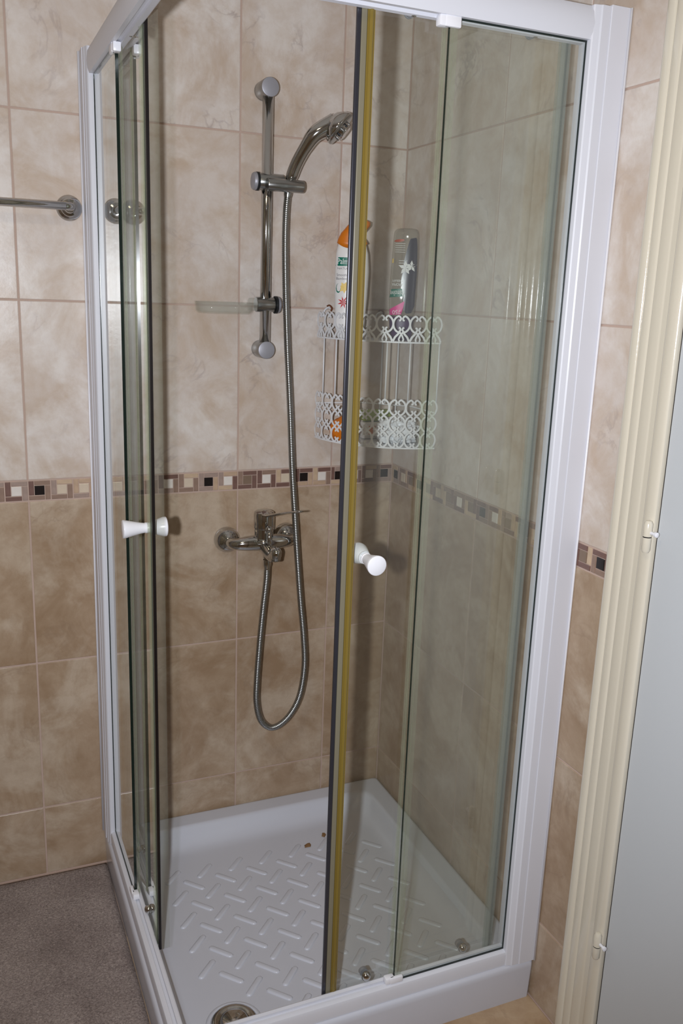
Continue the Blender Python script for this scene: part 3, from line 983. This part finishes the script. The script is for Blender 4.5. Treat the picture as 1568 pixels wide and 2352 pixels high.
# ------------------------------------------------------------------ soap dish clamped on the rail
dz = 1.4470
sd = thing('soap_dish', 'clear plastic soap dish clamped low on the shower riser rail', 'soap dish', (rx - 0.10, by - 0.02, dz - 0.02))
b = B(); lathe(b, (rx - 0.024, by - 0.001, dz), (1, 0, 0), [(0, 0.0165), (0.001, 0.0175), (0.046, 0.0175), (0.047, 0.0168)], 28); cl = obj('clamp', b, 'chrome_b', sd, auto=40)
b = B(); lathe(b, (rx + 0.0231, by - 0.001, dz), (1, 0, 0), [(0, 0.0205), (0.0055, 0.0205)], 28); obj('clamp_ring', b, 'black', cl, auto=40)
b = B(); lathe(b, (rx + 0.0287, by - 0.001, dz), (1, 0, 0), [(0, 0.0195), (0.004, 0.0195), (0.0065, 0.018), (0.0075, 0)], 28); obj('clamp_knob', b, 'satin', cl, auto=40)
b = B(); lathe(b, (rx - 0.0242, by - 0.001, dz), (-1, 0, 0), [(0, 0.0150), (0.016, 0.0150), (0.018, 0.0110)], 24); obj('dish_socket', b, 'clear', sd, auto=40)
b = B()
cx, cy, ax_, ay_ = -0.4895, -0.062, 0.0660, 0.046
rings = []
for f, z in ((0.55, -0.019), (0.88, -0.0185), (0.97, -0.013), (1.0, 0.008), (0.975, 0.008), (0.945, -0.011), (0.86, -0.0155), (0.5, -0.016)):
    ring = []
    for k in range(44):
        a = 2 * math.pi * k / 44
        ca, sa = math.cos(a), math.sin(a)
        e = 2.0 / 3.2
        ring.append(b.verts.new((cx + ax_ * f * math.copysign(abs(ca) ** e, ca), cy + ay_ * f * math.copysign(abs(sa) ** e, sa), dz - 0.004 + z)))
    rings.append(ring)
for a, c_ in zip(rings[:-1], rings[1:]):
    for i in range(44):
        b.faces.new((a[i], a[(i + 1) % 44], c_[(i + 1) % 44], c_[i]))
b.faces.new(list(reversed(rings[0]))); b.faces.new(rings[-1])
obj('dish', b, 'clear', sd, smooth=True)

# ------------------------------------------------------------------ mixer tap
mz = 0.8600
mx_ = thing('mixer_tap', 'chrome wall-mounted bath and shower mixer tap with lever', 'tap', (mixx, 0, mz))
for x in (-0.4630, -0.3035):
    b = B(); lathe(b, (x, 0, mz), (0, -1, 0), [(0.0004, 0.0325), (0.006, 0.0330), (0.014, 0.0318), (0.023, 0.0275), (0.030, 0.0205), (0.033, 0.0150), (0.036, 0.0140)], 36)
    obj('rose', b, 'chrome', mx_, smooth=True)
b = B()
tube(b, smooth_path([(-0.4630, -0.030, mz), (-0.4600, -0.046, mz), (-0.4500, -0.056, mz), (-0.430, -0.060, mz + 0.001), (mixx, -0.062, mz + 0.002), (-0.336, -0.060, mz + 0.001), (-0.3165, -0.056, mz), (-0.3065, -0.046, mz), (-0.3035, -0.030, mz)], 6),
     lambda t: 0.0135 + 0.0070 * math.exp(-((t - 0.5) / 0.20) ** 2), 20)
lathe(b, (mixx, -0.062, mz - 0.020), (0, 0, 1), [(0, 0.012), (0.006, 0.0210), (0.020, 0.0240), (0.035, 0.0240)], 28)
obj('body', b, 'chrome', mx_, smooth=True)
b = B(); lathe(b, (mixx, -0.062, mz + 0.0152), (0, 0, 1), [(0, 0.0240), (0.024, 0.0240), (0.0245, 0.0250), (0.026, 0.0256), (0.060, 0.0258), (0.066, 0.0246), (0.0685, 0.0205), (0.0700, 0.010), (0.0702, 0)], 32)
obj('cartridge_cap', b, 'chrome', mx_, auto=35)
lt = at(689, 1175, 0, mixx + 0.004)
b = B()
lev = smooth_path([(mixx, -0.072, mz + 0.078), (mixx + 0.001, -0.088, mz + 0.0795), (mixx + 0.002, -0.110, mz + 0.083), (mixx + 0.003, (lt.y - 0.11) / 2, (lt.z + mz + 0.083) / 2 + 0.002), (mixx + 0.004, lt.y, lt.z)], 6)
n = len(lev)
ra = []
for i, p in enumerate(lev):
    t_ = i / (n - 1)
    wv = 0.0165 * (1 - t_) + 0.0085 * t_
    th = 0.0075 * (1 - t_) ** 2 + 0.0024
    ra.append([b.verts.new(p + Vector((wv * math.cos(a), 0, th * math.sin(a)))) for a in [2 * math.pi * k / 14 for k in range(14)]])
for a, c_ in zip(ra[:-1], ra[1:]):
    for i in range(14):
        b.faces.new((a[i], a[(i + 1) % 14], c_[(i + 1) % 14], c_[i]))
b.faces.new(list(reversed(ra[0]))); b.faces.new(ra[-1])
obj('lever', b, 'chrome', mx_, smooth=True)
se = at(633, 1283, 0, mixx)
b = B(); tube(b, smooth_path([(mixx, -0.066, mz - 0.004), (mixx, -0.088, mz - 0.010), (mixx, (se.y - 0.088) / 2 - 0.010, mz - 0.016), (mixx, se.y - 0.003, se.z + 0.018), (mixx, se.y, se.z)], 7), lambda t: 0.0170 - 0.0050 * t, 20)
sp = obj('spout', b, 'chrome', mx_, smooth=True)
b = B(); lathe(b, (mixx, se.y, se.z + 0.002), (0, 0, -1), [(0, 0.0118), (0.006, 0.0122), (0.0075, 0.0105), (0.0078, 0)], 22); obj('aerator', b, 'chrome_b', sp, auto=40)
dvp = at(618, 1216, 0, mixx); dvb = Vector((mixx, dvp.y - 0.002, mz - 0.004))
b = B(); tube(b, [dvb, dvp], 0.0034, 12)
lathe(b, dvp - Vector((0, 0, 0.008)), (0, 0, 1), [(0, 0), (0.001, 0.0045), (0.0045, 0.0082), (0.0090, 0.0092), (0.0130, 0.0078), (0.0160, 0.0035), (0.0168, 0)], 20)
obj('diverter_knob', b, 'chrome', mx_, smooth=True)
b = B(); ho = at(613, 1284, 1, oy); lathe(b, (ho.x, oy, ho.z + 0.036), (0, 0, -1), [(0, 0.0120), (0.010, 0.0118), (0.034, 0.0100)], 22); obj('hose_outlet', b, 'chrome', mx_, auto=40)

# ------------------------------------------------------------------ corner caddy
RC = 0.228
cad = thing('corner_caddy', 'white metal two-tier corner shelf with scrolled lace front', 'corner shelf', (-0.09, -0.09, 1.115))
def arc_pt(s, z, r=RC):
    th = s / RC
    return Vector((-r * math.cos(th) - 0.002, -r * math.sin(th) - 0.002, z))
ARC = RC * math.pi / 2
def ribbon(bm, pts, wd, th=0.0014):
    """flat strip lying in the curved front, pts in (arc length, height)"""
    n = len(pts)
    rows = []
    for i in range(n):
        a = Vector(pts[max(0, i - 1)]); c_ = Vector(pts[min(n - 1, i + 1)])
        t = (c_ - a).normalized(); nn = Vector((-t.y, t.x)) * wd / 2
        p = Vector(pts[i])
        l, r = p + nn, p - nn
        rows.append([bm.verts.new(arc_pt(l.x, l.y)), bm.verts.new(arc_pt(r.x, r.y)), bm.verts.new(arc_pt(r.x, r.y, RC - th)), bm.verts.new(arc_pt(l.x, l.y, RC - th))])
    for a, c_ in zip(rows[:-1], rows[1:]):
        for i in range(4):
            bm.faces.new((a[i], a[(i + 1) % 4], c_[(i + 1) % 4], c_[i]))
    bm.faces.new(list(reversed(rows[0]))); bm.faces.new(rows[-1])
def scroll(sx, w, h, half=False):
    """one C with curled ends, opening towards the middle of its cell"""
    pts = []
    if not half:
        pts += [(0.16 * w, 0.20 * h), (0.075 * w, 0.235 * h), (0.055 * w, 0.33 * h), (0.11 * w, 0.425 * h)]
    for k in range(13):
        a = math.radians(68 - 136 * k / 12)
        pts.append((0.02 * w + 0.475 * w * math.cos(a), 0.505 * h * math.sin(a)))
    if half:
        pts = pts[:7] + [(0.44 * w, -0.08 * h)] if half == 'top' else pts
    else:
        pts += [(0.11 * w, -0.425 * h), (0.055 * w, -0.33 * h), (0.075 * w, -0.235 * h), (0.16 * w, -0.20 * h)]
    return [(sx * x, y) for x, y in pts]
def lace(bm, z0, rows, ncell, hcell, first=0):
    wc = ARC / ncell
    for r in range(rows):
        for c_ in range(ncell):
            for sx in (-1, 1):
                ribbon(bm, [((c_ + 0.5) * wc + x, z0 + (r + 0.5) * hcell + y) for x, y in scroll(sx, wc, hcell)], 0.0044)
def strap(bm, z0, z1):
    ribbon_pts = [(ARC * k / 40, (z0 + z1) / 2) for k in range(41)]
    ribbon(bm, ribbon_pts, z1 - z0)
def plate(bm, z, th=0.002):
    top = [bm.verts.new((-0.0035, -0.04, z)), bm.verts.new((-0.04, -0.0035, z))] + [bm.verts.new(arc_pt(ARC * k / 24, z, RC - 0.0015)) for k in range(25)]
    lo = [bm.verts.new(v.co - Vector((0, 0, th))) for v in top]
    n = len(top)
    for i in range(n):
        bm.faces.new((top[i], top[(i + 1) % n], lo[(i + 1) % n], lo[i]))
    bm.faces.new(top); bm.faces.new(list(reversed(lo)))
Z_UP, Z_LO = 1.3700, 1.1160
# upper tier
b = B(); lace(b, Z_UP + 0.024, 1, 9, 0.0400)
wc = ARC / 9
for c_ in range(9):
    for sx in (-1, 1):
        ribbon(b, [((c_ + 0.5) * wc + sx * x * wc, Z_UP + 0.004 + y) for x, y in ((0.10, 0.022), (0.20, 0.0165), (0.36, 0.010), (0.48, 0.000))], 0.0048)
        ribbon(b, [((c_ + 0.5) * wc + sx * x * wc, Z_UP + 0.004 + y) for x, y in ((-0.12, 0.023), (0.06, 0.013), (0.14, 0.005), (0.10, 0.000))], 0.0040)
strap(b, Z_UP, Z_UP + 0.0035)
up = obj('upper_lace_band', b, 'white_wire', cad)
b = B(); plate(b, Z_UP + 0.002); obj('shelf_plate', b, 'white_wire', up)
b = B(); lace(b, Z_LO + 0.002, 3, 9, 0.0395)
strap(b, Z_LO, Z_LO + 0.0035)
lo_ = obj('lower_lace_band', b, 'white_wire', cad)
b = B(); plate(b, Z_LO + 0.002); obj('shelf_plate', b, 'white_wire', lo_)
def wire(pts, r=0.0020, name='wire', mat='white_wire'):
    b = B(); tube(b, pts, r, 8); return obj(name, b, mat, cad, smooth=True)
for deg in (9, 21.5, 57, 71, 89.5):
    a = math.radians(deg)
    x, y = -(RC - 0.003) * math.cos(a) - 0.002, -(RC - 0.003) * math.sin(a) - 0.002
    wire([(x, y, Z_LO + 0.110), (x, y, Z_UP + 0.002)])
for x, y in ((-0.062, -0.035), (-0.031, -0.064)):
    wire([(x, y, Z_LO + 0.002), (x, y, Z_UP)])
for z in (Z_LO + 0.089,):
    wire([(-RC, -0.006, z), (-0.112, -0.006, z), (-0.006, -0.104, z), (-0.006, -RC, z)], 0.0016, 'rim_wire')
# hanging loops and the rusty wall hooks they hang on
for px, py in ((757, 707), (876, 718)):
    p = at(px, py, 1, -0.012)
    q = at(px - 15, py + 20, 1, -0.014)
    wire(smooth_path([q, at(px - 12, py + 6, 1, -0.014), at(px - 4, py, 1, -0.013), at(px + 2, py + 2, 1, -0.012)], 6), 0.0022, 'hanging_loop')
    b = B(); tube(b, smooth_path([(p.x - 0.002, 0.0, p.z + 0.004), (p.x, -0.010, p.z + 0.006), (p.x + 0.003, -0.018, p.z), (p.x + 0.002, -0.016, p.z - 0.008)], 5), 0.0020, 8)
    obj('wall_hook', b, 'rust', cad, smooth=True)

# ------------------------------------------------------------------ writing bent onto a bottle
def text_mesh(s, size, width=None):
    cu = bpy.data.curves.new('t', 'FONT')
    cu.body = s; cu.size = size; cu.align_x = 'CENTER'; cu.align_y = 'CENTER'
    cu.resolution_u = 3
    to = bpy.data.objects.new('t', cu)
    COL.objects.link(to)
    bpy.context.view_layer.update()
    dg = bpy.context.evaluated_depsgraph_get()
    me = bpy.data.meshes.new_from_object(to.evaluated_get(dg))
    bpy.data.objects.remove(to)
    bpy.data.curves.remove(cu)
    if width and len(me.vertices):
        xs = [v.co.x for v in me.vertices]
        k = width / (max(xs) - min(xs)); c0 = (max(xs) + min(xs)) / 2
        for v in me.vertices:
            v.co.x = (v.co.x - c0) * k
    return me

class Bottle:
    """oval bottle standing at c, turned so that its front faces dir; section half axes by height"""
    def __init__(self, c, face, prof, depth):
        self.c = Vector(c); f = Vector((face[0], face[1], 0)).normalized()
        self.f = f; self.r = Vector((-f.y, f.x, 0)) ; self.prof = prof; self.depth = depth
    def half(self, z):
        pr = self.prof
        for (z0, w0, o0), (z1, w1, o1) in zip(pr[:-1], pr[1:]):
            if z0 <= z <= z1:
                k = (z - z0) / max(1e-9, z1 - z0); return w0 + (w1 - w0) * k, o0 + (o1 - o0) * k
        return pr[-1][1], pr[-1][2]
    def surf(self, u, z, off=0.0):
        """u metres across the front, z metres up"""
        w, o = self.half(z)
        d = w * self.depth
        k = max(-0.98, min(0.98, (u - o) / w))
        e = 2.6
        y = d * (1 - abs(k) ** e) ** (1 / e) + off
        return self.c + self.r * u + self.f * y + Vector((0, 0, z))
    def mesh(self, bm, z0, z1, n=18, seg=40, mi=0, grow=0.0):
        e = 2 / 2.6
        rings = []
        zs = sorted(set([z0 + (z1 - z0) * i / n for i in range(n + 1)] + [p[0] for p in self.prof if z0 < p[0] < z1]))
        for z in zs:
            w, o = self.half(z)
            w += grow
            ring = []
            for k in range(seg):
                a = 2 * math.pi * k / seg
                ca, sa = math.cos(a), math.sin(a)
                ring.append(bm.verts.new(self.c + self.r * (o + w * math.copysign(abs(ca) ** e, ca)) + self.f * ((w * self.depth) * math.copysign(abs(sa) ** e, sa)) + Vector((0, 0, z))))
            rings.append(ring)
        for a, c_ in zip(rings[:-1], rings[1:]):
            for i in range(seg):
                bm.faces.new((a[i], a[(i + 1) % seg], c_[(i + 1) % seg], c_[i])).material_index = mi
        bm.faces.new(list(reversed(rings[0]))).material_index = mi
        bm.faces.new(rings[-1]).material_index = mi
    def patch(self, name, poly, mat, parent, off=0.0006, nu=10):
        """a printed patch: polygon in (u, z) cut into vertical strips and laid on the surface"""
        bm = B()
        us = [p[0] for p in poly]; u0, u1 = min(us), max(us)
        def span(u):
            ys = []
            n = len(poly)
            for i in range(n):
                (xa, ya), (xb, yb) = poly[i], poly[(i + 1) % n]
                if (xa - u) * (xb - u) <= 0 and xa != xb:
                    ys.append(ya + (yb - ya) * (u - xa) / (xb - xa))
            return (min(ys), max(ys)) if ys else (0, 0)
        cols = []
        for i in range(nu + 1):
            u = u0 + (u1 - u0) * min(0.9995, max(0.0005, i / nu))
            lo, hi = span(u)
            cols.append([bm.verts.new(self.surf(u, lo + (hi - lo) * k / 4, off)) for k in range(5)])
        for a, c_ in zip(cols[:-1], cols[1:]):
            for k in range(4):
                bm.faces.new((a[k], c_[k], c_[k + 1], a[k + 1]))
        return obj(name, bm, mat, parent)
    def text(self, s, u, z, size, mat, parent, width=None, flip=False, off=0.0010, name='lettering', tilt=0.0):
        me = text_mesh(s, size, width)
        org = root_org(parent)
        ct, st = math.cos(tilt), math.sin(tilt)
        for v in me.vertices:
            x, y = v.co.x, v.co.y
            x, y = x * ct - y * st, x * st + y * ct
            if flip:
                x, y = -x, -y
            p = self.surf(u + x, z + y, off)
            v.co = p - org
        me.materials.clear()
        return link(name, me, mat, parent)

# white shower-milk bottle, cap leaning over to one side
fc = Vector((CAM.x, CAM.y, 0))
c1 = Vector((-0.1760, -0.0800, Z_UP + 0.0025))
f1 = (fc - c1); f1.z = 0
bo1 = Bottle(c1, f1, [(0.0, 0.0270, 0), (0.004, 0.0310, 0), (0.03, 0.0360, 0), (0.10, 0.0400, 0.0005), (0.16, 0.0415, 0.001), (0.20, 0.0390, 0.0), (0.225, 0.0330, -0.001), (0.245, 0.0240, -0.002)], 0.50)
b1 = thing('shampoo_bottle', 'white shower milk bottle with orange cap, on the upper shelf of the corner caddy', 'bottle', c1)
b = B(); bo1.mesh(b, 0.0, 0.2450, 26); obj('bottle_body', b, 'bottle_w', b1, smooth=True)
# orange cap: wraps the shoulder, low in the middle, with a lobe leaning to the side
b = B()
cp = [(0.2120, 0.0370, -0.0005, 0.52), (0.2260, 0.0345, -0.0015, 0.53), (0.2380, 0.0302, -0.003, 0.56), (0.2480, 0.0272, -0.001, 0.62), (0.2560, 0.0270, 0.006, 0.64), (0.2660, 0.0270, 0.0140, 0.62), (0.2740, 0.0230, 0.0180, 0.60), (0.2785, 0.0140, 0.0190, 0.55), (0.2800, 0.0050, 0.0195, 0.5)]
rings = []
seg = 40
for z, w, o, dp in cp:
    ring = []
    for k in range(seg):
        a = 2 * math.pi * k / seg
        ca, sa = math.cos(a), math.sin(a)
        zz = z + (0.013 * abs(ca) ** 2 if z < 0.22 else (0.005 * abs(ca) ** 2 if z < 0.23 else 0))
        ring.append(b.verts.new(c1 + bo1.r * (o + w * math.copysign(abs(ca) ** 0.8, ca)) + bo1.f * (w * dp * math.copysign(abs(sa) ** 0.8, sa)) + Vector((0, 0, zz))))
    rings.append(ring)
for a, c_ in zip(rings[:-1], rings[1:]):
    for i in range(seg):
        b.faces.new((a[i], a[(i + 1) % seg], c_[(i + 1) % seg], c_[i]))
b.faces.new(list(reversed(rings[0]))); b.faces.new(rings[-1])
obj('cap', b, 'orange', b1, smooth=True)
pb = bo1.patch('brand_band', [(-0.0390, 0.171), (0.024, 0.171), (0.024, 0.191), (-0.0375, 0.191)], 'teal', b1)
bo1.text('Palmolive', -0.0090, 0.181, 0.019, 'print_w', pb, width=0.050, off=0.0011)
bo1.text('NATURALS', -0.0140, 0.165, 0.0068, 'print_g', b1, width=0.040)
bo1.text('Smooth Delight', -0.0105, 0.150, 0.0085, 'print_g', b1, width=0.050)
bo1.text('Bamboo Milk', -0.0140, 0.1415, 0.0085, 'print_g', b1, width=0.044)
# small emblem and flowers
em = []
for k in range(16):
    a = 2 * math.pi * k / 16
    em.append((-0.0305 + 0.0060 * math.cos(a), 0.119 + 0.0110 * math.sin(a)))
e1 = bo1.patch('emblem', em, 'teal', b1, off=0.0006, nu=8)
bo1.patch('emblem_inner', [(u * 0.84 - 0.0305 * 0.16 + 0.0006, (z - 0.119) * 0.86 + 0.1205) for u, z in em], 'bottle_w', e1, off=0.0009, nu=8)
def flower(bo, name, u, z, r, mat, parent, petals=6, off=0.0008, thin=0.34):
    bm = B()
    cv = None
    for p in range(petals):
        a = 2 * math.pi * p / petals + 0.3
        d = Vector((math.cos(a), math.sin(a))); nn = Vector((-d.y, d.x))
        q = [Vector((u, z)), Vector((u, z)) + d * r * 0.45 + nn * r * thin * 0.5, Vector((u, z)) + d * r, Vector((u, z)) + d * r * 0.45 - nn * r * thin * 0.5]
        bm.faces.new([bm.verts.new(bo.surf(x.x, x.y, off + 0.0001 * (p % 2))) for x in q])
    return obj(name, bm, mat, parent)
flower(bo1, 'printed_flower', -0.0170, 0.086, 0.0150, 'print_r', b1, 8, thin=0.26)
flower(bo1, 'printed_flower', -0.0165, 0.121, 0.0140, 'print_y', b1, 7, thin=0.6)

# clear gel bottle standing on its purple cap, label upside down
c2 = Vector((-0.0540, -0.1180, Z_UP + 0.0025))
f2 = (fc - c2); f2.z = 0
b2 = thing('shower_gel_bottle', 'clear shower gel bottle standing upside down on its dark purple cap', 'bottle', c2)
bo2 = Bottle(c2, f2, [(0.057, 0.0262, 0), (0.066, 0.0312, 0), (0.10, 0.0332, 0), (0.16, 0.0328, 0.001), (0.21, 0.0318, 0.002), (0.245, 0.0305, 0.002), (0.256, 0.0290, 0.002), (0.2620, 0.0240, 0.002), (0.2640, 0.0150, 0.002)], 0.58)
b = B(); bo2.mesh(b, 0.057, 0.2640, 28); obj('bottle_body', b, 'gel', b2, smooth=True)
capb = Bottle(c2, f2, [(0.0, 0.0225, 0), (0.004, 0.0262, 0), (0.050, 0.0305, 0), (0.057, 0.0285, 0)], 0.62)
b = B(); capb.mesh(b, 0.0, 0.057, 8); obj('cap', b, 'purple', b2, smooth=True)
bo2.patch('dark_label', [(0.0035, 0.075), (0.0100, 0.064), (0.0230, 0.066), (0.0305, 0.085), (0.0320, 0.160), (0.0305, 0.215), (0.0275, 0.243), (0.0120, 0.240), (0.0050, 0.215), (0.0000, 0.190), (-0.0030, 0.160), (-0.0055, 0.140), (0.0000, 0.110)], 'navy', b2, nu=18)
bo2.text('Palmolive', -0.0140, 0.113, 0.0180, 'print_w', bo2.patch('brand_band', [(-0.0318, 0.102), (0.0035, 0.105), (0.0035, 0.124), (-0.0315, 0.121)], 'teal', b2), width=0.032, flip=True, off=0.0012, tilt=0.06)
bo2.text('AROMA', -0.0140, 0.1330, 0.0090, 'print_w', b2, width=0.026, flip=True)
bo2.text('THERAPY', -0.0140, 0.1420, 0.0075, 'print_w', b2, width=0.026, flip=True)
stk = bo2.patch('sticker', [(-0.0300, 0.060), (0.0000, 0.062), (0.0055, 0.094), (-0.0300, 0.074)], 'pink', b2, off=0.0007)
bo2.text('750', -0.0130, 0.0680, 0.0140, 'print_w', stk, width=0.0200, flip=True, off=0.0012, tilt=0.10)
flower(bo2, 'printed_flower', 0.0035, 0.1720, 0.0170, 'print_w', b2, 5, off=0.0012, thin=0.5)
flower(bo2, 'printed_flower', 0.0180, 0.1760, 0.0140, 'print_w', b2, 5, off=0.0012, thin=0.5)
for k in range(5):
    bo2.patch('fine_print', [(-0.0230, 0.208 + 0.0050 * k), (0.0010, 0.208 + 0.0050 * k), (0.0010, 0.2088 + 0.0050 * k), (-0.0230, 0.2088 + 0.0050 * k)], 'print_w', b2, nu=4)
for k in range(3):
    bo2.patch('fine_print', [(-0.0130, 0.177 + 0.0055 * k), (0.0070, 0.177 + 0.0055 * k), (0.0070, 0.1780 + 0.0055 * k), (-0.0130, 0.1780 + 0.0055 * k)], 'print_w', b2, nu=4)
bo2.patch('yellow_mark', [(-0.0290, 0.183), (-0.0255, 0.183), (-0.0255, 0.193), (-0.0290, 0.193)], 'print_y', b2, nu=4)
red = []
for k in range(14):
    a = 2 * math.pi * k / 14
    red.append((-0.0140 + 0.0130 * math.cos(a), 0.2350 + 0.0032 * math.sin(a) + 0.0015 * math.cos(a)))
bo2.patch('red_mark', red, simple('brick_red_print', (176, 74, 44), 0.4), b2, nu=8)

# ------------------------------------------------------------------ things in the lower tier
zl = Z_LO + 0.0025
def blob(name, c, rad, mat, label, cat, amp=0.12, freq=3.0, sub=4, seed=0.0, flat=0.0):
    bm = B(); bmesh.ops.create_icosphere(bm, subdivisions=sub, radius=1.0)
    for v in bm.verts:
        p = v.co.copy()
        k = 1 + amp * noise.fractal(p * freq + Vector((seed, 0, 0)), 1.0, 2.0, 4)
        v.co = Vector((p.x * rad[0], p.y * rad[1], p.z * rad[2])) * k
        if flat and v.co.z < -rad[2] * flat:
            v.co.z = -rad[2] * flat
    zmin = min(v.co.z for v in bm.verts)
    bmesh.ops.translate(bm, verts=bm.verts, vec=Vector((c[0], c[1], c[2] - zmin)))
    return tag(obj(name, bm, mat, org=c, smooth=True), label, cat)
blob('bath_puff', (-0.0560, -0.1300, zl), (0.052, 0.046, 0.036), 'puff', 'crumpled white mesh bath puff in the lower basket of the corner caddy', 'bath puff', amp=0.30, freq=4.5, sub=5, flat=0.8)
blob('bath_sponge', (-0.1760, -0.0700, zl), (0.037, 0.032, 0.034), 'orange', 'orange bath sponge in the lower basket of the corner caddy', 'sponge', amp=0.10, freq=2.0, flat=0.8)
# a wrapped bar of soap leaning behind the puff
sp_ = thing('soap_packet', 'wrapped soap bar with green top standing behind the white puff', 'soap', (-0.085, -0.062, zl))
b = B(); box(b, -0.123, -0.047, -0.072, -0.046, zl, zl + 0.044, 0.005); obj('wrapper', b, 'bottle_w', sp_, auto=40)
b = B(); box(b, -0.124, -0.046, -0.073, -0.045, zl + 0.046, zl + 0.074, 0.005); obj('wrapper_top', b, 'green_soft', sp_, auto=40)
b = B(); box(b, -0.108, -0.090, -0.0728, -0.0722, zl + 0.012, zl + 0.034); obj('printed_patch', b, 'orange', sp_)
